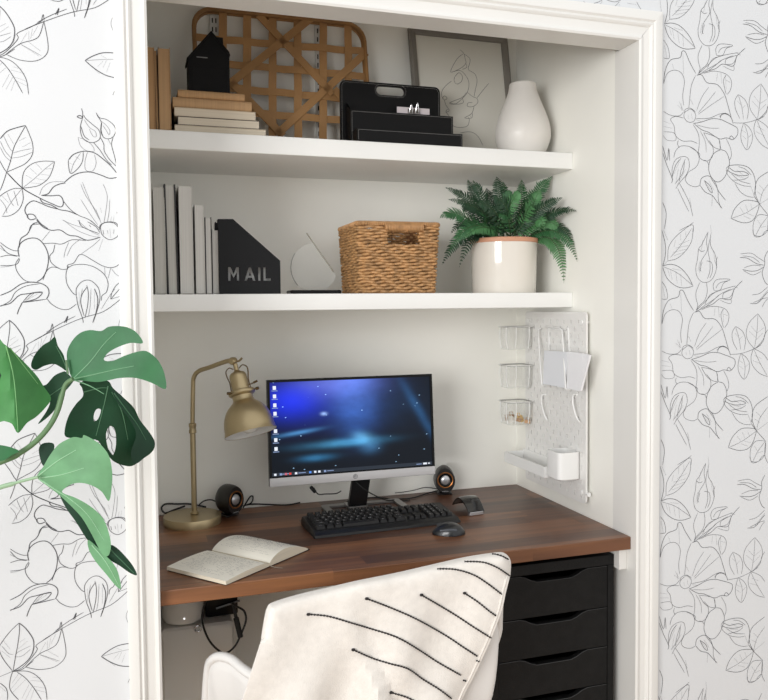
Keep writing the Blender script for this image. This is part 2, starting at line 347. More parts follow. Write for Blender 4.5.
    add(B2, P2, [
     (M,(190,5),(160,30),(160,60),(185,80),(215,70),(225,35),(205,8),(190,5)),(T,(180,40),(185,60)),(T,(200,30),(205,60)),
     (M,(40,35),(80,52),(130,50),(155,25)),(M,(155,60),(110,55),(80,75),(100,110),(110,165),(150,190),(200,185),(235,195)),
     (H,(210,85),(260,70),(320,45),(370,45),(400,55),(440,70),(465,85),(465,120),(440,150),(420,145),(430,130),(445,145)),(H,(215,85),(260,115),(300,125),(360,155),(400,145),(430,150)),(H,(365,40),(375,15),(405,8),(430,30),(440,60)),(M,(225,55),(300,45),(360,15),(400,5)),(M,(228,60),(260,70)),(T,(230,90),(300,100),(360,95)),
     (M,(440,55),(500,50),(560,30),(620,0)),(M,(500,50),(485,110),(490,160),(520,200),(545,160),(552,110),(530,70),(500,50)),(T,(505,55),(525,120),(520,195)),(T,(490,120),(515,140)),(T,(548,110),(525,130)),(T,(490,90),(515,105)),
     (M,(575,20),(560,70),(570,120),(610,165),(659,185)),(M,(575,20),(630,50),(659,90)),(T,(575,20),(610,100),(655,180)),(T,(580,60),(620,80)),(T,(570,90),(620,110)),
     (M,(210,90),(240,140),(245,200),(240,250),(255,280),(290,288),(320,260),(325,210),(300,180),(270,130)),(T,(250,120),(280,180),(285,240)),(M,(270,130),(320,140),(360,160),(365,215)),(M,(300,170),(330,205),(365,215)),(M,(400,150),(425,200),(430,240),(420,270)),(M,(360,160),(365,190),(370,215)),
     (H,(370,215),(400,225),(418,270),(415,310),(390,370),(355,400),(320,385),(300,340),(305,290),(330,240),(370,215)),
     (M,(98,290),(110,250),(140,220),(190,218),(230,240),(245,280),(230,325),(200,350),(185,360)),(M,(245,270),(245,250),(190,218)),(M,(130,230),(120,210),(125,190)),
     (M,(90,410),(90,350),(110,300),(150,278),(180,285),(188,330),(170,380),(130,430),(110,465)),(H,(90,400),(110,330),(140,290)),(M,(130,420),(140,360),(165,290)),(T,(100,380),(130,310)),(M,(105,440),(150,370),(160,300)),(T,(110,430),(125,350)),(T,(120,440),(165,350)),(M,(85,435),(95,410)),
     (M,(185,360),(165,400),(180,430),(220,442),(250,430)),(M,(270,285),(290,290),(300,310)),
     (H,(250,430),(255,395),(280,375),(310,375),(340,410),(355,450),(398,500)),(H,(250,430),(280,465),(320,480),(345,510),(378,548)),(H,(275,400),(310,430),(320,465),(300,450),(275,400)),(M,(310,380),(350,440),(355,500),(370,545)),(M,(320,480),(318,540)),(T,(290,420),(310,450)),(T,(300,400),(330,450)),
     (H,(400,320),(420,300),(480,290),(530,300),(560,340),(570,400),(560,455)),(M,(400,320),(410,355),(450,390),(500,405),(540,405)),(H,(415,310),(450,330),(500,325),(530,340),(480,350),(430,340),(405,325)),(M,(470,300),(510,310),(545,340)),(M,(440,380),(500,370),(530,350)),(M,(430,345),(480,380),(540,390)),(M,(540,400),(560,450)),(M,(450,395),(480,440),(520,462),(560,465)),(T,(460,320),(500,345)),(T,(450,350),(510,365)),
     (H,(592,500),(570,450),(568,400),(590,350),(659,300)),(T,(592,500),(610,430),(659,360)),(T,(590,390),(620,420)),(T,(580,430),(610,450)),(M,(592,500),(659,450)),(H,(560,455),(592,500),(645,560)),
     (H,(428,598),(450,540),(500,490),(560,485),(590,500),(570,570),(540,605),(490,615),(428,598)),(T,(430,598),(510,560),(590,502)),(T,(480,530),(500,560)),(T,(510,510),(525,545)),(T,(560,570),(520,560)),(T,(540,590),(500,575)),(T,(540,500),(550,530)),
     (M,(645,560),(590,560),(560,600),(555,650),(565,685),(600,680),(640,640),(645,560)),(T,(642,562),(600,620),(570,680)),(T,(580,590),(600,620)),(T,(630,620),(600,630)),(M,(645,560),(640,640),(659,690)),
     (H,(35,230),(60,310),(70,240),(75,310)),(H,(35,270),(60,340),(90,410),(85,435)),(M,(120,460),(150,520),(185,585)),(M,(130,430),(160,480),(190,540),(208,610)),(H,(150,460),(165,490)),(M,(190,510),(200,560)),
     (T,(40,150),(100,150),(110,190),(60,195),(38,170)),(T,(38,90),(80,100)),(T,(40,120),(90,125)),
     (H,(35,550),(55,610),(45,700)),(M,(130,700),(205,658),(210,700)),(T,(310,650),(315,700))])
    # above the header, right of centre
    add(lambda x, y: (560+x/6.4, y/6.4), 9.0, [
     (M,(150,10),(190,25),(240,15),(270,0)),(T,(240,45),(270,10)),(T,(300,55),(350,40),(380,10)),(T,(375,60),(380,25)),(M,(490,10),(520,60),(570,90),(605,75),(640,95)),(M,(300,0),(350,12),(390,0)),(T,(180,40),(190,25)),(M,(640,0),(650,80)),(T,(430,20),(490,30)),(M,(-60,10),(20,0),(45,15))])
    return L
wallm = mat('wallpaper_ground', (217,219,221), .7, var=.006)
inkd = mat('wallpaper_ink', (80,80,84), .8, var=.1)
inkl = mat('wallpaper_pale_ink', (120,120,124), .8, var=.1)
XL, XR, ZT = -1.5, 2.7, 2.6
w = MB()
w.box((XL, YW, 0), (-.018, .11, ZT)); w.box((W+.018, YW, 0), (XR, .11, ZT)); w.box((-.018, YW, ZH+.02), (W+.018, .11, ZT))
for pts, wd in wallpaper_lines():
    seg = []
    def flush(seg):
        if len(seg) > 1: w.ribbon(seg, wd, (0, -1, 0), 1 if wd >= .001 or (seg[0].x > 1 and wd >= .0008) else 2)
    for p in pts:
        ok = 0 < p.z < ZT-.02 and XL < p.x < XR and (p.x < -.045 or p.x > W+.03 or p.z > ZH+.04)
        if ok: seg.append(p)
        else: flush(seg); seg = []
    flush(seg)
w.norecalc = True
struct(w.build('wall_front', [wallm, inkd, inkl], smooth=False, loc=(0,0,0)))
struct(MB().box((0, D, 0), (W, D+.08, ZT)).build('wall_back', white, smooth=False))
struct(MB().box((W, .11, 0), (W+.08, D+.08, ZT)).build('wall_right', white, smooth=False))
struct(MB().box((-.08, .11, 0), (0, D+.08, ZT)).build('wall_left', white, smooth=False))
struct(MB().box((-.08, .11, 2.42), (W+.08, D+.08, 2.5)).build('ceiling', white, smooth=False))
fl = mat('floor_oak', (168,140,110), .5, var=.25, vs=6, stretch=(1, 12, 1))
struct(MB().box((XL, -3.6, -.05), (XR, D+.08, 0)).build('floor', fl, smooth=False))
# casings: moulded profile, d = distance outwards from the opening, y = face
PROF = [(0,.11),(0,.006),(.005,.003),(.011,.0055),(.0125,.0095),(.031,.008),(.0325,.004),(.037,.001),(.042,.004),(.044,.0015),(.046,-.001),(.062,-.001),(.067,.001),(.067,YW+.001),(.018,YW+.001),(.018,.11)]
def casing(side):
    b = MB()
    if side == 'top':
        k = .0755/.067
        prof = [(ZH+(d*k if d > .018 else d), y if y < .1 else .088) for d, y in PROF]
        rings = []
        for sgn, X in ((-1, 0.), (1, W)):
            rings.append([(X+sgn*(z-ZH)*.067/.0755, y, z) for z, y in prof])
        b.loft(rings)
    else:
        X0, sg = (0., -1) if side == 'left' else (W, 1)
        prof = [(X0+sg*d, y) for d, y in PROF]
        top = [ZH+(d*1.127 if d > .018 else d) for d, y in PROF]
        b.loft([[(x, y, 0) for x, y in prof], [(x, y, t) for (x, y), t in zip(prof, top)]])
    return b
struct(casing('left').build('trim_1', trimw)); struct(casing('right').build('trim_2', trimw)); struct(casing('top').build('trim_3', trimw))

# ------------------------------------------------------------------ light
wd_ = bpy.data.worlds.new('world'); sc.world = wd_; wd_.use_nodes = True
bg = wd_.node_tree.nodes['Background']; bg.inputs[0].default_value = (.985, .985, .985, 1); bg.inputs[1].default_value = .84
def area(name, loc, target, size, power, col=(1,1,1)):
    l = bpy.data.lights.new(name, 'AREA'); l.shape = 'RECTANGLE'; l.size, l.size_y = size; l.energy = power; l.color = col
    o = bpy.data.objects.new(name, l); COL.objects.link(o); o.location = loc
    o.rotation_euler = (Vector(target)-Vector(loc)).to_track_quat('-Z', 'Y').to_euler(); return o
area('window_daylight', (-3.5, -3.9, 1.65), (.8, .3, 1.3), (2.4, 2.0), 176, (1, .995, .985))
sc.view_settings.view_transform = 'Standard'; sc.view_settings.look = 'None'; sc.view_settings.gamma = 1; sc.view_settings.exposure = .17
sc.view_settings.use_curve_mapping = False
# ------------------------------------------------------------------ shelves and rails
tag(MB().rbox((0, YS, Z1-T1), (W-.0005, D, Z1), .0025, ax=0).build('wall_shelf', shelfw), 'upper thick white floating shelf holding the vase and framed sketch', 'shelf')
tag(MB().rbox((0, YS, Z2-T2), (W-.0005, D, Z2), .0025, ax=0).build('wall_shelf', shelfw), 'lower thick white floating shelf holding the fern and wicker basket', 'shelf')
railm = mat('rail_white', (225,225,222), .4); slotm = mat('slot_dark', (35,35,34), .9)
def rail(x, label):
    b = MB(); b.box((x-.012, D-.012, Z1+.001), (x+.012, D, 2.4)); 
    z = Z1+.03
    while z < 2.38:
        for dx in (-.005, .005): b.box((x+dx-.0018, D-.0126, z), (x+dx+.0018, D-.0118, z+.014), 1)
        z += .026
    tag(b.build('shelf_rail', [railm, slotm], smooth=False), label, 'shelf rail', 'slotted shelf rails')
rail(at(214, 20, y=D-.01).x, 'slotted white metal rail on the back wall above the black house ornament')
rail(at(319, 35, y=D-.01).x, 'slotted white metal rail behind the right half of the woven basket')

# ------------------------------------------------------------------ top shelf: upright books
kraft = mat('kraft_paper', (188,152,112), .8, var=.08, vs=3, stretch=(120, 1, 1)); kraft2 = mat('kraft_paper_worn', (184,146,104), .8, var=.1, vs=4, stretch=(160, 1, 1))
cream = mat('cream_pages', (216,204,184), .8, var=.09, vs=3, stretch=(1, 1, 160)); dark = mat('dark_cover', (38,30,26), .6)
def upright(name, label, group, x0, x1, y0, depth, z0, h, cover, pages, lean=0., ct=.0015, spine='back'):
    """book standing with its page edges to the room"""
    t = thing(name, label, 'book', ((x0+x1)/2, y0+depth/2, z0), group)
    M = Matrix.Shear('XY', 4, (lean, 0)) if False else None
    def sh(b):
        for q in b.v: q.x += (q.z-z0)*lean
        return b
    c = MB(); c.box((x0, y0, z0), (x0+ct, y0+depth, z0+h)); c.box((x1-ct, y0, z0), (x1, y0+depth, z0+h)); c.box((x0, y0+depth-ct, z0), (x1, y0+depth, z0+h))
    sh(c).build('cover', cover, t, bevel=.0005)
    p = MB(); p.box((x0+ct, y0+.003, z0+.002), (x1-ct, y0+depth-ct, z0+h-.003)); sh(p).build('pages', pages, t, smooth=False)
    return t
bx = lambda u, Y: at(u, 100, y=Y).x
g = 'tan books standing at the left end of the top shelf'
top = at(160, 47, y=.36).z-Z1
upright('book', 'tan paperback standing hard against the left jamb on top shelf', g, .002, bx(155.3,.36), .36, .15, Z1, top+.001, kraft2, kraft2, ct=.0008)
upright('book', 'thin dark-edged booklet squeezed between two tan books on top shelf', g, bx(155.5,.36), bx(158.6,.36), .362, .14, Z1, top-.006, dark, kraft2, ct=.0012, lean=-.008)
upright('book', 'tan book with clean spine standing beside the flat book stack', g, bx(159,.36), bx(170.8,.36), .358, .15, Z1, top, kraft, kraft, ct=.0015)
# stacked books
def flatbook(label, u0, u1, v0, v1, cover, pages, Y=.355, depth=.2, curve=0., cov=True):
    a = at(u0, (v0+v1)/2, y=Y); b = at(u1, (v0+v1)/2, y=Y); zt, zb = v0, v1
    t = thing('book', label, 'book', ((a.x+b.x)/2, Y+depth/2, zb), 'stacked books on the top shelf')
    x0, x1 = a.x, b.x; n = 9
    if curve:      # rounded fore edge / bowed spine
        prof = [((zb+zt)/2+(zt-zb)/2*math.sin(-PI/2+PI*k/n), -curve*math.cos(-PI/2+PI*k/n)) for k in range(n+1)]
        pts = [(Y+dy+curve, z) for z, dy in prof]+[(Y+depth, zt), (Y+depth, zb)]
        MB().prism(pts, 0, x0, x1).build('cover', cover, t, bevel=.0006)
        MB().box((x0+.001, Y+.02, zb+.002), (x1+.0012, Y+depth-.004, zt-.002)).build('pages', pages, t, smooth=False)
    else:
        ct = .0014
        c = MB(); c.box((x0, Y, zb), (x1, Y+depth, zb+ct)); c.box((x0, Y, zt-ct), (x1, Y+depth, zt)); c.box((x0, Y, zb), (x0+ct, Y+depth, zt))
        c.build('cover', cover, t, bevel=.0004)
        MB().box((x0+ct, Y+.002, zb+ct), (x1-.001, Y+depth-.003, zt-ct)).build('pages', pages, t, smooth=False)
zz = [Z1]
for v in (0,): pass
zc = [Z1, Z1+.0225, Z1+.0445, Z1+.0665, Z1+.0935, Z1+.1125]
creamc = mat('cream_cover', (208,194,172), .7)
flatbook('cream book at the bottom of the stack of five', 172, 264, zc[1], zc[0], creamc, cream)
flatbook('cream book with black cover line, second from the bottom of stack', 175, 257.5, zc[2], zc[1], dark, cream)
flatbook('cream book in the middle of the stack of five', 172, 254, zc[3], zc[2], creamc, cream)
flatbook('thick tan book with rounded spine, second from top of stack', 170.5, 250, zc[4], zc[3], kraft, cream, curve=.008)
flatbook('thin tan book on top of stack, under the black house ornament', 176, 243, zc[5], zc[4], kraft2, cream, curve=.006)
# black house ornament
def house():
    Y = .40; zb = zc[5]; a = at(189, 90, y=Y); b = at(230, 90, y=Y)
    mb_ = mat('house_black', (10,10,11), .6, bump=.3, bs=80, spec=.25)
    t = thing('house_ornament', 'black gabled house ornament with a chimney on top of the book stack', 'ornament', ((a.x+b.x)/2, Y+.04, zb))
    P = lambda u, v: (lambda p: (p.x, p.z))(at(u, v, y=Y))
    pts = [(a.x, zb), (b.x-.001, zb), P(230.5, 62), P(228.5, 52), P(224, 41), P(211, 31), P(189.5, 56)]
    x0, x1 = a.x, b.x; xm = P(211, 31)[0]; zt = P(211, 31)[1]; ze = P(190, 57)[1]; zr = P(229, 55)[1]
    c = MB(); c.prism([(x0, zb), (x1, zb), (x1, zr), (x1-.004, zr+.008), (xm+.001, zt-.003), (xm-.001, zt-.003), (x0, ze)], 1, Y, Y+.075); c.build('house_body', mb_, t, bevel=.0015, smooth=False)
    r = MB(); 
    d = .004
    r.prism([(xm, zt), (xm, zt-.006), (x0-.003, ze-.009), (x0-.004, ze-.003)], 1, Y-.004, Y+.079)
    r.prism([(xm, zt), (x1-.001, zr+.008), (x1+.002, zr-.002), (x1, zr-.004), (xm, zt-.006)], 1, Y-.004, Y+.079)
    r.build('roof', mb_, t, bevel=.0008, smooth=False)
    cx0 = P(216, 38)[0]; cx1 = P(223.5, 38)[0]
    MB().box((cx0, Y+.01, P(216, 44)[1]), (cx1, Y+.04, P(216, 35.5)[1])).build('chimney', mb_, t, bevel=.001)
    q = P(196.5, 57); q2 = P(207.5, 57)
    MB().box((q[0], Y-.0012, q[1]-.001), (q2[0], Y+.001, q[1]+.0014)).build('name_strip', mat('pale_strip', (120,120,120), .6), t)
    door = MB().box((x0+.008, Y-.002, zb+.002), (x1-.006, Y+.001, zb+.002+.072)).build('front_panel', mat('panel_black', (14,14,15), .7, bump=.4, bs=60, spec=.25), t, bevel=.001)
house()
# woven slat basket leaning on the back wall
def tobacco():
    Yb, Yt = .575, .655
    zb0 = Z1; zt0 = 2.24
    def pl(u, v):        # point on leaning plane
        p = at(u, v, y=.6)
        for _ in range(6): p = at(u, v, y=Yb+(Yt-Yb)*(p.z-zb0)/(zt0-zb0))
        return p
    n = Vector((0, -(zt0-zb0), (Yt-Yb))).normalized()
    c = [pl(197, 143), pl(366, 148), pl(368, 26), pl(195, 9)]
    # bottom rests on shelf
    x0 = min(c[0].x, c[3].x)+.002; x1 = max(c[1].x, c[2].x)-.016
    def S(x, z, off=0): 
        k = (z-zb0)/(zt0-zb0); return Vector((x, Yb+(Yt-Yb)*k, z))+n*off
    zl = zb0+.005; ztop = (c[2].z+c[3].z)/2
    wood = mat('basket_wood', (182,138,90), .6, var=.22, vs=5, bump=.15, bs=90)
    woodd = mat('basket_rim_wood', (158,116,70), .55, var=.2, vs=9)
    t = thing('tobacco_basket', 'flat woven wooden slat basket with rounded rim leaning behind the black house', 'basket', ((x0+x1)/2, Yb, Z1))
    rr = rrect((x0+x1)/2, (zl+ztop)/2, x1-x0, ztop-zl, .055, 6)
    f = MB()
    for off, r in ((.006, .0058), (-.006, .0048)):
        k = 1 if off > 0 else .985
        f.tube([S((x-(x0+x1)/2)*k+(x0+x1)/2, (z-(zl+ztop)/2)*k+(zl+ztop)/2, off+.0) for x, z in rr], r, 8, closed=True)
    f.build('rim', woodd, t)
    s = MB(); cz = lambda p: (p.x, p.z)
    def slat(a, b, w, sgn, wave=True, k=24, base=0.):
        a = Vector((a[0], 0, a[1])); b = Vector((b[0], 0, b[1])); L = (b-a).length; d = (b-a).normalized(); sd = Vector((-d.z, 0, d.x)); rings = []
        for i in range(k+1):
            p = a+(b-a)*(i/k); o = base+(.0026*math.sin(L*i/k/.062*PI*.5*2+sgn) if wave else 0)
            q = [p+sd*w/2, p-sd*w/2]
            rings.append([S(q[0].x, q[0].z, o+.0009), S(q[1].x, q[1].z, o+.0009), S(q[1].x, q[1].z, o-.0009), S(q[0].x, q[0].z, o-.0009)])
        s.loft(rings)
    Z = lambda x, y: cz(pl(180+x/3.84, y/3.84))
    for i, (xt, xb) in enumerate(((165, 150), (258, 243), (355, 341), (450, 440), (548, 532), (643, 630))):
        a = Z(xt, 60); b = Z(xb, 520); slat((a[0], ztop-.004), ((a[0]+b[0])/2-(b[0]-a[0])*-.2, zl+.003), .0235, i*PI)
    for i, (yl, yr) in enumerate(((155, 197), (245, 292), (335, 385), (425, 468))):
        a = Z(180, yl); b = Z(700, yr); zc_ = (a[1]+b[1])/2; slat((x0+.004, a[1]), (x1-.004, b[1]-.0), .022, i*PI+PI/2)
    for a, b in (((500, 75), (185, 330)), ((300, 62), (585, 365)), ((712, 205), (370, 520)), ((195, 318), (395, 525)), ((590, 345), (700, 470))):
        slat(Z(*a), Z(*b), .0225, 0, wave=False, base=.0065)
    s.build('slat_weave', wood, t, smooth=False)
tobacco()
# black desk organiser
def organiser():
    lea = mat('black_leather', (9,9,10), .5, bump=.25, bs=500, spec=.25); st = mat('white_stitch', (170,168,164), .8)
    Yb = .50
    a = at(340, 79, y=Yb); b = at(440, 90, y=Yb); x0, x1 = a.x, b.x; zt = (at(350, 79, y=Yb).z+at(430, 88, y=Yb).z)/2
    t = thing('desk_organizer', 'black leather letter organizer with white stitching and oval handle hole', 'organizer', ((x0+x1)/2, .43, Z1))
    ol = rrect((x0+x1)/2, (Z1+zt)/2, x1-x0, zt-Z1, .016, 4)
    ol = [(x, z) if z > Z1+.03 else (x0 if x < (x0+x1)/2 else x1, Z1+.0005) for x, z in ol]
    o2 = []
    for p in ol:
        if not o2 or (abs(p[0]-o2[-1][0])+abs(p[1]-o2[-1][1])) > 1e-6: o2.append(p)
    h0 = at(377, 90, y=Yb); h1 = at(404, 92, y=Yb)
    hc = ((h0.x+h1.x)/2, at(390, 91, y=Yb).z); hw = h1.x-h0.x+.004; hh = .026
    m = MB(); m.sheet(o2, [rrect(hc[0], hc[1], hw, hh, hh/2, 6)], 0, lambda x, z, s_: Vector((x, Yb+s_*.009, z)), .01)
    def stitch(path, dash=.0036, w=.0013):
        path = [Vector(p) for p in path]; acc = 0
        for i in range(len(path)-1):
            p, q = path[i], path[i+1]; L = (q-p).length; n = max(1, int(L/dash/1.4))
            for k in range(n):
                m.ribbon([p+(q-p)*(k/n), p+(q-p)*((k+.72)/n)], w, (0, -1, 0), 1, .0006)
    ins = .005
    r2 = rrect((x0+x1)/2, (Z1+zt)/2, x1-x0-2*ins, zt-Z1-2*ins, .013, 4)
    r2 = [p for p in r2 if p[1] > Z1+.02]
    r2s = sorted([p for p in r2 if p[0] < (x0+x1)/2], key=lambda p: p[1]) + sorted([p for p in r2 if p[0] >= (x0+x1)/2], key=lambda p: -p[1])
    stitch([(r2s[0][0], Yb, Z1+.003)]+[(x, Yb, z) for x, z in r2s]+[(r2s[-1][0], Yb, Z1+.003)])
    hr = rrect(hc[0], hc[1], hw+.008, hh+.008, hh/2+.004, 6); stitch([(x, Yb, z) for x, z in hr+hr[:1]], .0025)
    m.build('back_panel', [lea, st], t, smooth=False)
    for nm, Yf, ua, ub, v0, v1, yb in (('middle_pocket', .445, 350.5, 453, 110, 116, Yb-.001), ('front_pocket', .395, 357, 462.5, 128, 134, .444)):
        p = at(ua, v0, y=Yf); q = at(ub, v1, y=Yf); m = MB(); zt2 = (p.z+q.z)/2; X0, X1 = p.x, q.x
        m.box((X0, Yf, Z1+.0005), (X1, Yf+.006, zt2)); m.box((X1-.006, Yf+.006, Z1+.0005), (X1, yb, zt2)); m.box((X0, Yf+.006, Z1+.0005), (X1, yb, Z1+.006))
        xs0 = X0 if nm == 'front_pocket' else X0
        # sloping left side panel
        m.prism([(Yf+.006, Z1+.0005), (yb, Z1+.0005), (yb, zt2+.03 if nm == 'middle_pocket' else zt2+.0), (Yf+.006, zt2)], 0, X0, X0+.006)
        stitch([(X0+.004, Yf, Z1+.003), (X0+.004, Yf, zt2-.004), (X1-.004, Yf, zt2-.004), (X1-.004, Yf, Z1+.003)])
        m.build(nm, [lea, st], t, smooth=False)
    # contents
    p = at(397, 107, y=.47); q = at(429.5, 107, y=.47)
    tag(MB().box((p.x, .47, Z1+.008), (q.x, .4715, at(410, 107.5, y=.47).z)).build('note_card', mat('pinkish_card', (205,196,198), .7)), 'pale pinkish card sticking out of the black organizer', 'card')
    for u, h, lb in ((411, 104.5, 'left silver binder clip on the card in the organizer'), (417, 103, 'right silver binder clip on the card in the organizer')):
        c = at(u, 110, y=.46); zt3 = at(u, h, y=.46).z; b_ = MB()
        b_.tube(smoothpts([(c.x-.004, .462, c.z-.008), (c.x-.003, .458, c.z+.004), (c.x, .455, zt3), (c.x+.004, .458, c.z+.004), (c.x+.005, .462, c.z-.008)], 4), .0011, 6)
        b_.prism([(.460, c.z-.010), (.4695, c.z-.010), (.4665, c.z+.004), (.4655, c.z+.004)], 0, c.x-.008, c.x+.008)
        tag(b_.build('binder_clip', chrome), lb, 'clip', 'binder clips in the organizer')
organiser()
# framed line drawing
def framed():
    Yb, Yt = .575, .655; z0 = Z1; 
    fr = mat('grey_wood_frame', (126,121,114), .5, var=.18, vs=6, stretch=(1, 1, 1)); paper = mat('art_paper', (220,217,207), .8, var=.01); ln = mat('art_line', (95,92,90), .8)
    zt0 = 2.24
    def pl(u, v):
        p = at(u, v, y=.6)
        for _ in range(6): p = at(u, v, y=Yb+(Yt-Yb)*(p.z-z0)/(zt0-z0))
        return p
    n = Vector((0, -(zt0-z0), (Yt-Yb))).normalized()
    S = lambda x, z, o=0: Vector((x, Yb+(Yt-Yb)*(z-z0)/(zt0-z0), z))+n*o
    x0 = pl(411, 60).x; x1 = pl(508.5, 60).x; zt = (pl(411, 28).z+pl(508, 37).z)/2; zb = z0+.002
    t = thing('picture_frame', 'grey framed one-line face drawing leaning against the wall behind the vase', 'picture', ((x0+x1)/2, Yb, Z1))
    b = MB(); fwid = .021
    cs = [(x0, zb), (x1, zb), (x1, zt), (x0, zt)]; ci = [(x0+fwid, zb+fwid), (x1-fwid, zb+fwid), (x1-fwid, zt-fwid), (x0+fwid, zt-fwid)]
    prof = [(0, -.012), (0, .006), (.25, .009), (.8, .006), (1, .002), (1, -.012)]
    for i in range(4):
        j = (i+1) % 4; rings = []
        for e, a in ((i, 0), (j, 1)):
            rings.append([S(cs[e][0]+(ci[e][0]-cs[e][0])*k, cs[e][1]+(ci[e][1]-cs[e][1])*k, o) for k, o in prof])
        b.loft(rings)
    b.build('frame', fr, t)
    p = MB(); p.add([S(*ci[0], -.004), S(*ci[1], -.004), S(*ci[2], -.004), S(*ci[3], -.004), S(*ci[0], -.008), S(*ci[1], -.008), S(*ci[2], -.008), S(*ci[3], -.008)], [(0,1,2,3),(7,6,5,4)])
    Q = lambda x, y: pl(400+x/4.8, 20+y/4.8)
    for c in [[(290,140),(308,158),(315,185),(318,205),(295,228),(250,248),(248,235),(275,185),(305,160)],[(308,160),(335,180),(338,200),(330,235),(360,255),(372,290),(362,340),(358,365)],[(318,205),(322,225),(300,235)],
       [(250,248),(290,240),(318,265),(333,300),(325,345),(295,380),(265,402),(240,395),(300,370),(320,345)],[(265,270),(285,250),(302,270),(295,295),(275,305),(262,290),(265,270)],[(240,395),(275,402),(305,395),(302,375)],
       [(250,290),(225,310),(205,335),(202,360),(215,382),(228,372),(215,362),(205,375)],[(215,382),(222,405),(238,432),(222,440),(230,425)],[(222,440),(238,460),(260,508),(320,510),(335,480),(330,465)],
       [(325,345),(350,365),(372,375),(375,395),(358,410),(340,415),(325,410),(330,395),(350,395)],[(358,410),(350,440),(335,455),(312,468),(345,468),(350,445)],[(335,455),(345,462)],[(372,372),(400,335),(430,300)],
       [(290,540),(340,535),(375,555),(400,600)]]:
        pts = smoothpts([Q(*q) for q in c], 4); p.ribbon([q+n*.0003-n*.004 if False else S(q.x, q.z, -.0034) for q in pts], .0013, tuple(n), 1)
    p.norecalc = True
    p.build('drawing', [paper, ln], t, smooth=False)
framed()
# vase
vm = mat('vase_ceramic', (224,220,214), .38, var=.02)
vx = (at(497.3,130,y=.44).x+at(547.6,130,y=.44).x)/2; R_ = (at(547.6,130,y=.44).x-at(497.3,130,y=.44).x)/2*.985
zt = at(521, 84, y=.44).z; H = zt-Z1
pr = [(.03,0),(.6,.0),(.72,.02),(.88,.13),(.985,.25),(1,.33),(.97,.43),(.87,.56),(.74,.68),(.62,.79),(.53,.88),(.49,.955),(.485,.985),(.465,1.),(.42,.99),(.41,.93),(.4,.8)]
sp = smoothpts([(r*R_, h*H, 0) for r, h in pr], 4)
tag(MB().lathe([(q.x, q.y) for q in sp], (vx, .44, Z1), 48).build('vase', vm), 'off-white matte teardrop ceramic vase at the right end of the top shelf', 'vase')

# ------------------------------------------------------------------ lower shelf
wp = mat('white_pages', (205,203,198), .85, var=.07, vs=3, stretch=(220, 1, 1)); gp = mat('grey_pages', (188,186,180), .85, var=.08, vs=3, stretch=(220, 1, 1)); wc = mat('white_cover', (222,221,217), .5)
gc = mat('charcoal_cover', (28,28,29), .5)
g = 'books standing at the left end of the lower shelf'
for lb, u0, u1, v, cov, pg, ct, ln in (
  ('thick white book standing against the left jamb on lower shelf', 151, 162.2, 186, wc, gp, .001, 0),
  ('thin grey book with black covers, second from the left jamb', 163, 174.8, 184, gc, gp, .0042, -.01),
  ('thick pale grey book between the black-covered book and the shorter white book', 176.4, 190, 185, wc, wp, .0012, 0),
  ('shorter white book just right of the tall grey books', 192.3, 201.6, 204, wc, wp, .001, 0),
  ('thin low booklet with black back cover beside the mail holder', 202.2, 208.8, 217, gc, wp, .0016, 0),
  ('lowest white booklet touching the black mail holder', 209.4, 217.8, 229, wc, wp, .0009, 0)):
    x0, x1 = bx(u0, .36), bx(u1, .36)
    upright('book', lb, g, x0, x1, .355, .17, Z2, at((u0+u1)/2, v, y=.355).z-Z2, cov, pg, ct=ct, lean=ln if ln == 0 else -.012)
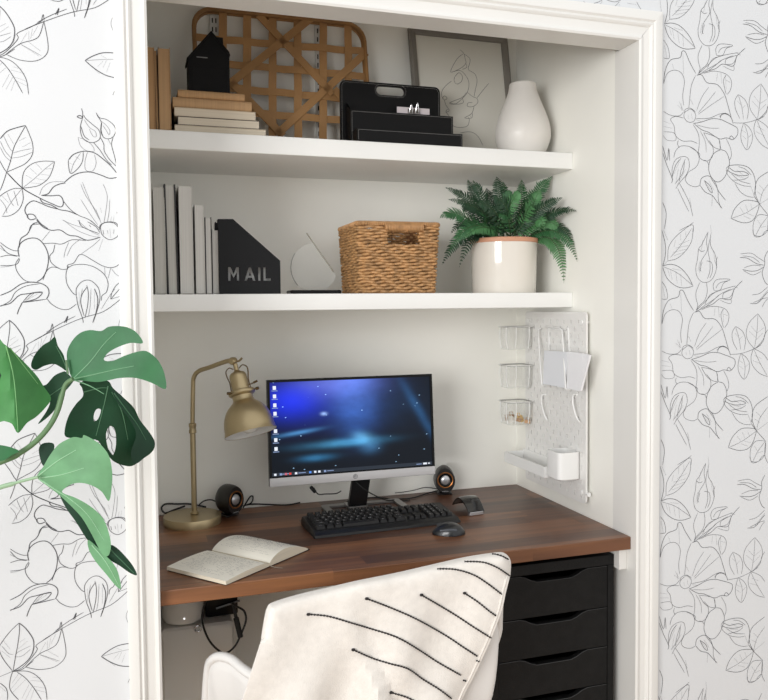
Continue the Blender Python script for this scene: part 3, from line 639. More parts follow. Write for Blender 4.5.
def mailfile():
    m = mat('black_metal_sheet', (22,23,25), .6, var=.05, spec=.25); Y = .345
    P = lambda u, v: (lambda p: (p.x, p.z))(at(u, v, y=Y))
    t = thing('magazine_file', 'black metal magazine holder with cut-out letters MAIL on lower shelf', 'magazine holder', (.25, Y+.05, Z2))
    a = P(219.5, 293); b = P(280.7, 293); zb = Z2+.0006
    out = [(a[0], zb), (b[0], zb), (b[0], P(281, 260.7)[1]), (P(233, 219)[0], P(233, 219)[1]), (a[0]-.000, P(218, 219)[1])]
    z0 = P(240, 280.7)[1]; z1 = P(240, 267.2)[1]; h = z1-z0
    def G(u, pts): 
        x = P(u, 275)[0]; return [(x+px*h, z0+pz*h) for px, pz in pts]
    s_ = .17
    Mh = G(228.2, [(0,0),(s_,0),(s_,.62),(.4,.2),(.63,.62),(.63,0),(.8,0),(.8,1),(.62,1),(.4,.5),(.18,1),(0,1)])
    Ah = G(244.6, [(0,0),(.17,0),(.26,.22),(.54,.22),(.63,0),(.8,0),(.48,1),(.32,1)])
    Ai = G(244.6, [(.32,.38),(.48,.38),(.4,.66)])
    Ih = G(258.3, [(0,0),(s_,0),(s_,1),(0,1)])
    Lh = G(263.4, [(0,0),(.55,0),(.55,.17),(s_,.17),(s_,1),(0,1)])
    f = MB(); f.sheet(out, [Mh, Ah, Ai, Ih, Lh], 0, lambda x, z, k: Vector((x, Y+k*.0018, z)), .002); f.build('front_panel', m, t, smooth=False)
    d = .095
    f = MB(); f.sheet(out, [], 0, lambda x, z, k: Vector((x, Y+d+k*.0018, z)), .002); f.build('back_panel', m, t, smooth=False)
    s2 = MB(); s2.box((a[0], Y+.0018, zb), (a[0]+.0016, Y+d, P(218, 229)[1])); s2.box((a[0], Y+.0018, zb), (a[0]+.0016, Y+.03, out[4][1]))
    s2.box((a[0], Y+.07, zb), (a[0]+.0016, Y+d, out[4][1])); s2.build('spine_panel', m, t, smooth=False)
    s3 = MB(); s3.box((a[0], Y+.0018, zb), (b[0], Y+d, zb+.0015)); s3.box((b[0]-.0016, Y+.0018, zb), (b[0], Y+d, out[2][1])); s3.build('tray', m, t, smooth=False)
    # papers inside, white
    tag(MB().box((a[0]+.012, Y+.03, zb+.002), (b[0]-.012, Y+.034, zb+.075)).build('envelope', mat('bright_envelope', (246,246,244), .6), smooth=False), 'white envelope seen through the letters of the black mail holder', 'envelope')
mailfile()
def glassthing():
    Y = .43; P = lambda u, v: at(u, v, y=Y)
    t = thing('glass_ornament', 'clear round glass plaque with slanted gold edge on a black base', 'ornament', tuple(P(313, 293).xy)+(Z2,))
    a, b = P(288.5, 293), P(339, 293)
    MB().rbox((a.x, Y-.03, Z2+.0002), (b.x, Y+.03, Z2+.011), .004, ax=1).build('base', blackg, t)
    c = P(314, 268); r = (P(291, 265)-c).length; 
    pts = []
    for k in range(40):
        th = 2*PI*k/40; x = c.x+r*math.cos(th); z = c.z+r*math.sin(th)*1.05
        if z > Z2+.01: pts.append((x, z))
    # cut by chord P(307,233)-P(333,273)
    p0, p1 = P(306.5, 233), P(333.5, 272); nx, nz = (p1.z-p0.z), -(p1.x-p0.x); L = math.hypot(nx, nz); nx, nz = nx/L, nz/L
    q = []
    for x, z in pts:
        d = (x-p0.x)*nx+(z-p0.z)*nz
        if d < 0: x -= 0*nx; q.append((x-d*nx, z-d*nz))
        else: q.append((x, z))
    q = sorted(q, key=lambda s: math.atan2(s[1]-c.z, s[0]-c.x))
    qq = []
    for s_ in q:
        if not qq or math.hypot(s_[0]-qq[-1][0], s_[1]-qq[-1][1]) > .002: qq.append(s_)
    gl = clear('clear_glass', (245,248,244), .08, .05)
    MB().prism(qq, 1, Y-.003, Y+.003).build('glass_disc', gl, t)
    e = MB(); e.tube([p0, p1], .0016, 8); e.build('gold_edge', mat('pale_gold', (150,145,130), .35, .6), t)
    arc = [P(314, 268)+Vector((r*math.cos(th), 0, r*math.sin(th)*1.05)) for th in [PI*(.80+.45*k/16) for k in range(17)]]
    arc = [p for p in arc if p.z > Z2+.012]
    MB().tube(arc, .0008, 6).build('dark_edge', mat('glass_edge', (70,74,72), .2), t)
glassthing()
# wicker basket
def wicker():
    Yf, Yk = .365, .585
    xl, xr = at(362.5, 224, y=Yf).x-.012, at(440, 224, y=Yf).x; xlb, xrb = at(363, 293, y=Yf).x-.002, at(438, 293, y=Yf).x-.004
    zt = at(400, 223, y=Yf).z; zb = Z2+.003; rows = 23
    wk = mat('wicker', (176,134,88), .6, var=.36, vs=45, bump=.5, bs=260); wkd = mat('wicker_rim', (184,140,94), .6, var=.2, vs=60, bump=.5, bs=260)
    t = thing('wicker_basket', 'tan woven wicker basket with cut-out handle on the lower shelf', 'basket', ((xl+xr)/2, (Yf+Yk)/2, Z2))
    def per(k, z, off=0.):
        f = (z-zb)/(zt-zb); a, b_ = xlb+(xl-xlb)*f-off, xrb+(xr-xrb)*f+off
        return a, b_, Yf+.006*(1-f)-off, Yk-.006*(1-f)+off
    hx0, hx1 = at(388.5, 238, y=Yf).x, at(418.5, 238, y=Yf).x; hz0, hz1 = at(400, 244.5, y=Yf).z, at(400, 231.5, y=Yf).z
    body = MB(); N = 150
    dz = (zt-zb)/rows
    for k in range(rows):
        z = zb+dz*(k+.5); a, b_, c, d = per(0, z)
        pl = rrect((a+b_)/2, (c+d)/2, b_-a, d-c, .022, 5)
        pl.append(pl[0]); L = [0]
        for i in range(1, len(pl)): L.append(L[-1]+math.dist(pl[i], pl[i-1]))
        pts = []; j = 0
        for i in range(N):
            s_ = L[-1]*i/N
            while L[j+1] < s_: j += 1
            f = (s_-L[j])/(L[j+1]-L[j]); x = pl[j][0]+(pl[j+1][0]-pl[j][0])*f; y = pl[j][1]+(pl[j+1][1]-pl[j][1])*f
            dx, dy = pl[j+1][0]-pl[j][0], pl[j+1][1]-pl[j][1]; l_ = math.hypot(dx, dy); nx, ny = dy/l_, -dx/l_
            o = .0036*math.sin(i*PI/2.5+k*PI+.3*math.sin(k)); zz_ = z+.0016*math.sin(i*PI/2.5*.5+k*1.3)+random.uniform(-.0005, .0005)
            pts.append(Vector((x+nx*o, y+ny*o, zz_)))
        if hz0 < z < hz1:
            seg = []; st = None
            idx = [i for i, p in enumerate(pts) if not (p.y < Yf+.02 and hx0 < p.x < hx1)]
            br = [i for i in range(len(idx)-1) if idx[i+1]-idx[i] > 1]
            if br: idx = idx[br[0]+1:]+idx[:br[0]+1]
            body.tube([pts[i] for i in idx], dz*.5, 6)
        else: body.tube(pts, dz*.5, 6, closed=True)
    body.box((xlb+.004, Yf+.01, zb-.002), (xrb-.004, Yk-.01, zb+.004))
    body.build('woven_body', wk, t)
    # stakes
    inner = MB()
    a, b_, c, d = per(0, zt); A, B, C_, D_ = per(0, zb)
    ln = MB(); 
    for k in range(64):
        f = k/64
        def pp(z):
            a, b_, c, d = per(0, z, -.003); pl = rrect((a+b_)/2, (c+d)/2, b_-a, d-c, .02, 5); i = int(f*len(pl)) ; g_ = f*len(pl)-i; q, r = pl[i], pl[(i+1) % len(pl)]
            return Vector((q[0]+(r[0]-q[0])*g_, q[1]+(r[1]-q[1])*g_, z))
        p = pp(zt)
        if p.y < Yf+.02 and hx0-.004 < p.x < hx1+.004: ln.tube([pp(zb), pp(hz0)], .0022, 5)
        else: ln.tube([pp(zb), pp(zt)], .0022, 5)
    ln.build('stakes', mat('wicker_dark', (120,82,48), .7, var=.2), t)
    rim = MB(); pl = rrect((a+b_)/2, (c+d)/2, b_-a, d-c, .022, 6)
    rim.tube([(x, y, zt-.002) for x, y in pl], .0055, 7, closed=True)
    M_ = len(pl)
    # wrapped cord round the rim
    L = [0]; pl2 = pl+[pl[0]]
    for i in range(1, len(pl2)): L.append(L[-1]+math.dist(pl2[i], pl2[i-1]))
    pts = []; j = 0; NN = 1000
    for i in range(NN):
        s_ = L[-1]*i/NN
        while L[j+1] < s_: j += 1
        f = (s_-L[j])/(L[j+1]-L[j]); x = pl2[j][0]+(pl2[j+1][0]-pl2[j][0])*f; y = pl2[j][1]+(pl2[j+1][1]-pl2[j][1])*f
        dx, dy = pl2[j+1][0]-pl2[j][0], pl2[j+1][1]-pl2[j][1]; l_ = math.hypot(dx, dy); nx, ny = dy/l_, -dx/l_
        th = i*2*PI/7.; pts.append((x+nx*.0062*math.cos(th), y+ny*.0062*math.cos(th), zt-.002+.0062*math.sin(th)))
    rim.tube(pts, .0016, 4, closed=True)
    rim.build('rim', wkd, t)
    hd = MB(); hd.tube([(hx0-.012, Yf-.002, (zt+hz1)/2), (hx1+.012, Yf-.002, (zt+hz1)/2)], .0105, 8)
    pts = [(hx0-.012+(hx1-hx0+.024)*i/220, Yf-.002+.0112*math.cos(i*2*PI/8.8), (zt+hz1)/2+.0112*math.sin(i*2*PI/8.8)) for i in range(221)]
    hd.tube(pts, .002, 4); hd.build('handle', wkd, t)
wicker()
# potted fern
def fern():
    Y = .46; a, b = at(473.2, 265, y=Y), at(533.6, 265, y=Y); cx = (a.x+b.x)/2; r = (b.x-a.x)/2*.985; zt = at(503, 238, y=Y).z-.004; Y -= .0
    glaze = mat('cream_glaze', (226,220,210), .12, var=.02, coat=.6); terra = mat('terracotta', (205,150,120), .6, var=.06)
    t = thing('potted_fern', 'green fern in a glossy cream pot with bare terracotta rim', 'plant', (cx, Y, Z2))
    p = MB().lathe([(.01, .0005), (r*.95, .0005), (r*.965, .004), (r, zt-Z2-.014), (r*1.0, zt-Z2-.0135)], (cx, Y, Z2), 48, caps=True); pot = p.build('pot', glaze, t)
    MB().lathe([(r*.99, -.014), (r*1.025, -.013), (r*1.03, -.002), (r*1.01, 0), (r*.93, 0), (r*.92, -.02), (r*.9, -.03)], (cx, Y, zt), 48, caps=False).build('rim', terra, pot)
    MB().lathe([(.001, -.012), (r*.92, -.012), (r*.92, -.018), (.001, -.018)], (cx, Y, zt), 24).build('soil', mat('soil', (52,42,34), .95, var=.3, vs=60, bump=1, bs=150), t)
    greens = [mat('fern_green', (46,94,54), .5, var=.22, vs=30), mat('fern_dark_green', (28,62,38), .5, var=.22, vs=30), mat('fern_light_green', (74,124,76), .5, var=.2, vs=30)]
    rac = mat('fern_stem', (48,70,34), .6)
    def frond(tip, arch, w, gi, bx_=0., by=0., n=20):
        p0 = Vector((cx+bx_, Y+by, zt-.01)); p2 = Vector(tip); p1 = (p0*.45+p2*.55)+Vector(arch)
        B = lambda s_: p0*(1-s_)**2+p1*2*s_*(1-s_)+p2*s_*s_
        m = MB(); L = sum((B((i+1)/20)-B(i/20)).length for i in range(20))
        n = max(13, int(L/.0082))
        m.tube([B(i/16) for i in range(17)], [.0016*(1-i/20) for i in range(17)], 5, 1)
        view = (CAM-p2).normalized()
        for i in range(n):
            s_ = .14+.86*i/n; p = B(s_); tg = (B(min(1, s_+.02))-B(s_-.02)).normalized()
            nr = (view*.75+Vector((0, 0, .55))+Vector((random.uniform(-.2, .2), random.uniform(-.2, .2), random.uniform(-.2, .2)))); nr = (nr-tg*nr.dot(tg)).normalized(); sd = tg.cross(nr)
            prof = (math.sin(PI*min(1, (s_+.02))**.8)**.75 if s_ < 1 else 0)
            l_ = w*max(.10, prof)*random.uniform(.88, 1.1)
            for sg in (1, -1):
                d = (sd*sg*.9+tg*.38-nr*.15).normalized(); q = d.cross(nr).normalized()*(.0025 if l_ > .012 else .0016)
                c1 = p+d*l_*.35; c2 = p+d*l_*.75-nr*l_*.05; tp = p+d*l_+tg*l_*.12-nr*l_*.14
                m.add([p-q*.8, p+q*.8, c1+q*1.1, c1-q*1.1, c2+q*.8, c2-q*.8, tp, c1+nr*.0006, c2+nr*.0006], [(0,1,2,7),(0,7,3),(7,2,4,8),(3,7,8,5),(8,4,6),(5,8,6)])
        m.norecalc = True
        m.build('frond', [greens[gi], rac], t, smooth=False)
    Z = lambda x, y, Yq: at(430+x/4.8, 165+y/4.8, y=Yq)
    # tips measured in the photo; depth chosen per frond so the plant is round
    F = [((72,108),.47,(.0,0,.05),.030,1),((86,165),.42,(.0,-.02,.05),.026,1),((180,70),.50,(-.01,0,.04),.026,1),((205,72),.46,(0,0,.03),.03,1),((320,42),.47,(0,0,.02),.034,1),((440,62),.50,(0,0,.03),.03,0),
         ((590,38),.42,(-.02,0,.05),.034,0),((530,118),.38,(-.01,-.02,.04),.03,2),((636,156),.33,(-.01,-.02,.04),.03,1),((704,222),.285,(-.01,-.01,.07),.026,1),((734,464),.285,(.02,-.03,.12),.026,0),((652,568),.36,(.03,-.05,.13),.034,2),
         ((655,238),.42,(0,0,.05),.03,1),((45,255),.40,(-.02,-.03,.08),.034,0),((58,480),.42,(-.03,-.03,.13),.034,1),((140,492),.44,(-.01,-.02,.14),.03,1),((165,350),.36,(-.02,-.04,.07),.028,2),((270,110),.55,(0,.02,.03),.03,1),
         ((380,120),.38,(0,-.03,.04),.03,0),((430,130),.34,(0,-.04,.05),.032,2),((300,160),.36,(0,-.04,.06),.034,1),((225,190),.34,(-.01,-.05,.06),.034,1),((330,260),.35,(.0,-.04,.07),.03,0),((545,300),.34,(.01,-.04,.08),.032,2),
         ((600,240),.40,(.0,-.02,.05),.032,1),((694,390),.30,(.02,-.02,.11),.026,1),((480,200),.34,(.0,-.05,.06),.03,2),((100,330),.46,(-.02,0,.1),.032,1),((560,180),.52,(.01,.02,.05),.03,1),((350,60),.55,(0,.02,.03),.028,0),
         ((250,240),.36,(-.01,-.04,.05),.03,0),((500,130),.47,(0,0,.05),.032,0),((150,200),.50,(-.01,0,.06),.03,1),((640,330),.34,(.02,-.03,.09),.030,2),((90,420),.37,(-.02,-.03,.12),.032,0)]
    for k, (q, Yq, ar, w_, gi) in enumerate(F):
        tp = Z(q[0], q[1], Yq)
        tp.x = min(tp.x, W-.006)
        if tp.z > Z1-T1-.004: tp.z = Z1-T1-.004
        ang = random.uniform(0, 2*PI); rr_ = random.uniform(.01, r*.55)
        frond(tp, ar, w_*.95, gi, rr_*math.cos(ang)+(tp.x-cx)*.15, rr_*math.sin(ang)*.8-.02)
fern()
# ------------------------------------------------------------------ pegboard on the right wall
def pegboard():
    X = 1.18; y0, y1 = .2150, .575; z0, z1 = .795, 1.3465
    pm = mat('pegboard_white', (232,231,228), .5, var=.01)
    t = thing('pegboard', 'white slotted pegboard mounted on the right alcove wall above the desk', 'pegboard', (X, (y0+y1)/2, z0))
    holes = []; k = 0; z = z0+.022
    while z < z1-.02:
        y = y0+.02+(.02 if k % 2 else 0)
        while y < y1-.015:
            holes.append(rrect(y, z, .005, .015, .0024, 1)); y += .04
        z += .02; k += 1
    out = rrect((y0+y1)/2, (z0+z1)/2, y1-y0, z1-z0, .012, 4)
    b = MB(); b.sheet(out, holes, 0, lambda y, z, s: Vector((X+.006*s, y, z)), .005); b.build('board', pm, t, smooth=False)
    for yy, zz_ in ((y0+.02, .826), (y1-.02, .826), (y0+.02, z1-.03), (y1-.02, z1-.03)):
        s = MB(); M = Matrix.Translation((X, yy, zz_)) @ Matrix.Rotation(PI/2, 4, 'Y')
        s.lathe([(.0, -.004), (.006, -.004), (.0065, -.001), (.005, 0), (.005, .0199), (.0, .0199)], (0,0,0), 14, M=M); s.build('spacer', wplast, t)
    s = MB(); s.tube([(X+.003, y0+.001, .826), (X+.003, y0-.010, .826)], .0042, 10); s.lathe([(0,0),(.006,0),(.006,.004),(0,.004)], (0,0,0), 12, M=Matrix.Translation((X+.003, y0-.010, .826)) @ Matrix.Rotation(PI/2, 4, 'X')); s.build('wall_fixing', wplast, t)
    return X
PX = pegboard()
def bins():
    cl = clear('clear_plastic', (240,241,238), .05, .2); wr = mat('white_wire', (240,240,238), .4); lip = mat('grey_lip', (150,150,146), .4)
    w, d, h = .086, .080, .072           # out from board (-x), along y, height
    t = thing('clear_bin', 'clear plastic bin on the pegboard, topmost of three', 'bin', (0,0,0), 'clear bins hooked on the pegboard', local=True)
    def ring(z, k): return [(x, y, z) for x, y in rrect(-w/2-.003, d/2, w-2*k, d-2*k, .014, 4)]
    b = MB(); b.loft([ring(0, .003), ring(h-.002, .0)], caps=False); b.loft([ring(.002, .0045), ring(h-.002, .0015)], caps=False)
    b.add(ring(0, .003), [tuple(range(20))]); b.norecalc = True
    b.build('container', cl, t)
    r = MB(); r.tube([(x, y, h) for x, y, z in ring(h, -.001)], .0019, 6, closed=True)
    hl = MB(); hl.tube([(x, y, h-.001) for x, y, z in ring(h, -.0005)], .0012, 6, closed=True)
    r.build('rim', lip, t)
    wmb = MB()
    for yy in (.018, d-.018): wmb.tube(smoothpts([(-w-.005, yy, h+.001), (-w-.006, yy, h*.5), (-w-.001, yy, .004)], 4), .0013, 6)
    for xx in (-.02, -w+.02): wmb.tube([(xx, -.0015, h+.001), (xx, -.001, h*.5), (xx, .006, .004)], .0014, 6)
    wmb.tube([(x, y, h+.001) for x, y, z in ring(h, -.0028)], .0011, 6, closed=True)
    wmb.build('wire_frame', wr, t)
    ys = .512
    def put(o, u, v):
        p = at(u, v, y=ys); o.location = (PX-.0008, ys, p.z)
    for i, (v, lb) in enumerate(((349.5, None), (388, 'clear plastic bin on the pegboard, the middle one of three'), (424.5, 'clear plastic bin holding yellow clips, lowest of three on the pegboard'))):
        o = t if i == 0 else copy_tree(t)
        put(o, 530, v)
        if lb: o['label'] = lb
        last = o
    # clips in the lowest bin
    base = Vector(last.location); rnd = random.Random(3)
    cols = [mat('yellow_clip', (226,176,50), .4), mat('brass_clip', (170,120,60), .35, .5), mat('white_clip', (228,224,214), .5)]
    for i in range(11):
        x = base.x-.016-rnd.random()*.052; y = base.y+.014+rnd.random()*.05; z = base.z+.0035+.006*(i//4)
        a = rnd.random()*PI; b = MB(); M = rotm((x, y, z), rnd.uniform(-.3,.3), rnd.uniform(-.3,.3), a) @ Matrix.Scale(1.3, 4)
        b.prism([(-.004, 0), (.004, 0), (.0012, .008), (-.0012, .008)], 0, -.007, .007, M=M); b.tube([(-.005, .001, .006), (-.004, .004, .014), (.004, .004, .014), (.005, .001, .006)], .0009, 5, M=M)
        tag(b.build('binder_clip', cols[i % 3]), 'small yellow or brass clip lying in the lowest clear bin', 'clip', 'clips in the lowest clear bin')
    # letter holder of bent white wire
    wl = MB(); X0 = PX-.002
    q = [at(541.8,385,x=1.135), at(538.5,335,x=1.165), at(540,329,x=1.168), at(545,327,x=1.17), at(557,327.4,x=1.17), at(561,329.5,x=1.168), at(562.5,336,x=1.165), at(565.6,388.6,x=1.135)]
    holder = thing('letter_holder', 'white bent wire letter holder hooked on the pegboard', 'letter holder', (1.16, .4, 1.1))
    wl.tube(smoothpts(q, 4), .0022, 8)
    wl.tube(smoothpts([q[0], q[0]+Vector((.012, .002, -.004)), Vector((X0, q[0].y+.012, q[0].z+.004))], 4), .0022, 8); wl.tube(smoothpts([q[-1], q[-1]+Vector((.012, .002, -.004)), Vector((X0, q[-1].y+.012, q[-1].z+.004))], 4), .0022, 8)
    wl.build('front_wire', wr, holder)
    q2 = [at(550,384,x=X0), at(549,331,x=X0), at(552,329,x=X0), at(565,330,x=X0), at(568.5,333,x=X0), at(570,388,x=X0)]
    MB().tube(smoothpts(q2, 4), .002, 8).build('back_wire', wr, holder)
    pp = mat('paper_white', (226,228,232), .7, var=.01); pe = mat('envelope_white', (236,236,238), .6, var=.01)
    def leaf(name, lab, cat, pts, xb, xt, th, m):
        q = [at(pts[0][0], pts[0][1], x=xt), at(pts[1][0], pts[1][1], x=xt), at(pts[2][0], pts[2][1], x=xb), at(pts[3][0], pts[3][1], x=xb)]
        b = MB(); b.loft([q, [v+Vector((th, 0, 0)) for v in q]]); tag(b.build(name, m, bevel=.0004, smooth=False), lab, cat, None)
    leaf('folded_paper', 'wide folded white paper, furthest back in the wire letter holder', 'paper', ((544,350.5),(567,352),(564.5,388),(543,384)), 1.142, 1.152, .004, pp)
    leaf('folded_paper', 'short white paper between wire and leaning envelope', 'paper', ((567.5,351.5),(583,353.5),(578,391),(566.5,388.5)), 1.140, 1.148, .004, pe)
    leaf('envelope', 'narrow white envelope leaning out at the right of the letter holder', 'envelope', ((583.5,353.8),(589.8,355),(580.5,391),(576.5,391)), 1.132, 1.136, .006, pe)
    # hooks
    hk = MB(); hk.tube(smoothpts([(0, 0, .012), (-.010, 0, .010), (-.014, -.006, -.012), (-.013, -.018, -.042), (-.008, -.026, -.060), (-.004, -.028, -.064)], 4), .0021, 8)
    hk.tube([(0, -.004, .012), (0, .004, .012)], .0025, 8)
    for i, (u, v, lb) in enumerate(((544.5, 396, 'left white hook on the pegboard below the letter holder'), (576, 396, 'right white hook on the pegboard below the leaning envelope'))):
        p = at(u, v, x=PX-.002)
        if i == 0: h0 = hk.build('peg_hook', wr, loc=(PX-.002, p.y, p.z-.008)); tag(h0, lb, 'hook', 'white pegboard hooks'); 
        else:
            h1 = copy_tree(h0); h1.location = (PX-.002, p.y, p.z-.008); h1['label'] = lb
    # tray
    yb, yf = .585, .325; xo = 1.108; zt = at(500, 450, x=xo).z; zt = .888; h = .034
    t = thing('peg_tray', 'long shallow white tray shelf at the bottom left of the pegboard', 'tray', (1.14, .45, zt-h))
    b = MB(); th = .003
    b.rbox((xo, yf, zt-h), (PX-.001, yb, zt-h+.004), .003); b.box((xo, yf, zt-h+.002), (xo+th, yb, zt)); b.box((PX-.001-th, yf, zt-h+.002), (PX-.001, yb, zt+.006))
    b.box((xo+th, yf, zt-h+.002), (PX-.001-th, yf+th, zt)); b.box((xo+th, yb-th, zt-h+.002), (PX-.001-th, yb, zt)); b.build('tray_body', wplast, t, bevel=.001)
    # bucket
    yn = .238; yk = .316; xo = at(545.5, 466, y=yk).x; z0 = at(560, 481.5, y=yn).z; z1 = at(560, 455, y=yn).z
    z1 = at(580, 452, y=yn).z
    b = MB()
    def rg(z, k): return [(x, y, z) for x, y in rrect((xo+PX-.001)/2, (yn+yk)/2, PX-.001-xo-2*k, yk-yn-2*k, .014, 4)]
    b.loft([rg(z0, .003), rg(z0+.003, 0), rg(z1, -.0005), rg(z1, .003), rg(z0+.005, .004)])
    tag(b.build('peg_container', wplast), 'white rounded plastic container at the lower right of the pegboard', 'container')
bins()

# ------------------------------------------------------------------ desk
def wood_mat():
    m = bpy.data.materials.new('walnut_butcher_block'); m.use_nodes = True; n = m.node_tree.nodes; l = m.node_tree.links; b = n['Principled BSDF']
    tc = n.new('ShaderNodeTexCoord'); sx = n.new('ShaderNodeSeparateXYZ'); l.new(tc.outputs['Object'], sx.inputs[0])
    # staves: y -> row, row offset, x -> cell
    def math_(op, a, b_=None, c=None):
        k = n.new('ShaderNodeMath'); k.operation = op
        for i, v in enumerate((a, b_, c)):
            if v is None: continue
            if isinstance(v, (int, float)): k.inputs[i].default_value = v
            else: l.new(v, k.inputs[i])
        return k.outputs[0]
    row = math_('FLOOR', math_('MULTIPLY', math_('ADD', sx.outputs['Y'], .012), 1/.062))
    wn = n.new('ShaderNodeTexWhiteNoise'); wn.noise_dimensions = '1D'; l.new(row, wn.inputs['W'])
    cell = math_('FLOOR', math_('MULTIPLY_ADD', sx.outputs['X'], 1/.52, math_('MULTIPLY', wn.outputs['Value'], 7.3)))
    cb = n.new('ShaderNodeCombineXYZ'); l.new(row, cb.inputs[0]); l.new(cell, cb.inputs[1])
    w2 = n.new('ShaderNodeTexWhiteNoise'); w2.noise_dimensions = '3D'; l.new(cb.outputs[0], w2.inputs['Vector'])
    mp = n.new('ShaderNodeMapping'); l.new(tc.outputs['Object'], mp.inputs[0]); mp.inputs['Scale'].default_value = (1.6, 26, 26)
    ad = n.new('ShaderNodeVectorMath'); ad.operation = 'ADD'; l.new(mp.outputs[0], ad.inputs[0])
    sc3 = n.new('ShaderNodeVectorMath'); sc3.operation = 'SCALE'; l.new(w2.outputs['Color'], sc3.inputs[0]); sc3.inputs['Scale'].default_value = 30; l.new(sc3.outputs[0], ad.inputs[1])
    nz = n.new('ShaderNodeTexNoise'); nz.inputs['Scale'].default_value = 1.6; nz.inputs['Detail'].default_value = 7; nz.inputs['Distortion'].default_value = .6; l.new(ad.outputs[0], nz.inputs['Vector'])
    f = math_('ADD', math_('MULTIPLY', nz.outputs['Fac'], .62), math_('MULTIPLY', w2.outputs['Value'], .42))
    r = n.new('ShaderNodeValToRGB'); l.new(f, r.inputs['Fac']); e = r.color_ramp.elements
    e[0].position = .25; e[0].color = lin((64,38,25))+(1,); e[1].position = .82; e[1].color = lin((142,94,60))+(1,)
    k = e.new(.5); k.color = lin((96,60,39))+(1,)
    l.new(r.outputs[0], b.inputs['Base Color']); b.inputs['Roughness'].default_value = .38; b.inputs['Coat Weight'].default_value = .15; b.inputs['Coat Roughness'].default_value = .35
    bp = n.new('ShaderNodeBump'); bp.inputs['Strength'].default_value = .12; bp.inputs['Distance'].default_value = .001; l.new(nz.outputs['Fac'], bp.inputs['Height']); l.new(bp.outputs[0], b.inputs['Normal'])
    return m
wood = wood_mat()
tag(MB().box((.0005, YD, ZD-TD), (W-.0005, D-.0005, ZD)).build('desktop', wood, bevel=.0022, loc=(0,0,0)), 'dark walnut butcher-block desktop spanning the alcove', 'desktop')
tag(MB().box((W-.024, .045, ZD-TD-.058), (W-.0005, D-.002, ZD-TD-.0005)).build('support_cleat', trimw, bevel=.001), 'white support batten under the right end of the wooden desktop', 'batten')
# drawer unit
def drawers():
    Yf = .066; m = mat('black_brown_wood', (19,19,19), .6, spec=.25, var=.25, vs=40, bump=.5, bs=300); lip = mat('drawer_edge', (62,62,62), .5)
    dk = mat('drawer_inside', (9,9,9), .8)
    x1 = min(at(615, 620, y=Yf).x, W-.026); x0 = x1-.36; zt = .697; d = .57
    t = thing('drawer_unit', 'black drawer unit with scooped drawer fronts under the right side of desk', 'drawer unit', ((x0+x1)/2, Yf+d/2, 0))
    b = MB(); p = .018
    b.box((x0, Yf, .0), (x0+p, Yf+d, zt-.028)); b.box((x1-p, Yf, 0), (x1, Yf+d, zt-.028)); b.box((x0, Yf+d-.006, .02), (x1, Yf+d, zt-.028)); b.box((x0+p, Yf+.03, .03), (x1-p, Yf+d-.01, .045))
    b.build('carcass', m, t, bevel=.001)
    MB().box((x0, Yf-.0, zt-.0279), (x1, Yf+d, zt)).build('top_panel', m, t, bevel=.0015)
    tops = [at(608, v, y=Yf).z for v in (571, 607.5, 646.5, 684)]
    tops.append(tops[-1]-(tops[2]-tops[3])); tops.append(tops[-1]-(tops[2]-tops[3])); tops.append(.02)
    tops[0] = zt-.030
    a, c = x0+p+.001, x1-p-.001; mid = (a+c)/2
    for i in range(6):
        z1, z0 = tops[i]-.001, tops[i+1]+.002
        if z1-z0 < .05: continue
        sc_ = []
        for u in range(13):
            f = u/12; xx = a+.06+(c-a-.12)*f
            e = min(f, 1-f)/.26; e = min(1, e); dip = .019*(e*e*(3-2*e)); sc_.append((xx, z1-dip))
        out = [(a, z0), (c, z0), (c, z1)]+sc_[::-1]+[(a, z1)]
        f_ = MB(); f_.prism(out, 1, Yf+.002, Yf+.018)
        dr = f_.build('drawer', m, t, smooth=False, bevel=.0008)
        e_ = MB(); e_.tube([(x, Yf+.0022, z) for x, z in [(a+.001, z1)]+sc_+[(c-.001, z1)]], .0007, 4); e_.build('edge_strip', lip, dr)
        k = MB(); k.box((a+.006, Yf+.0185, z0+.006), (c-.006, Yf+.028, z1-.022)); k.box((a+.006, Yf+.028, z0+.006), (c-.006, Yf+d-.02, z0+.012)); k.build('drawer_box', dk, dr, smooth=False)
drawers()

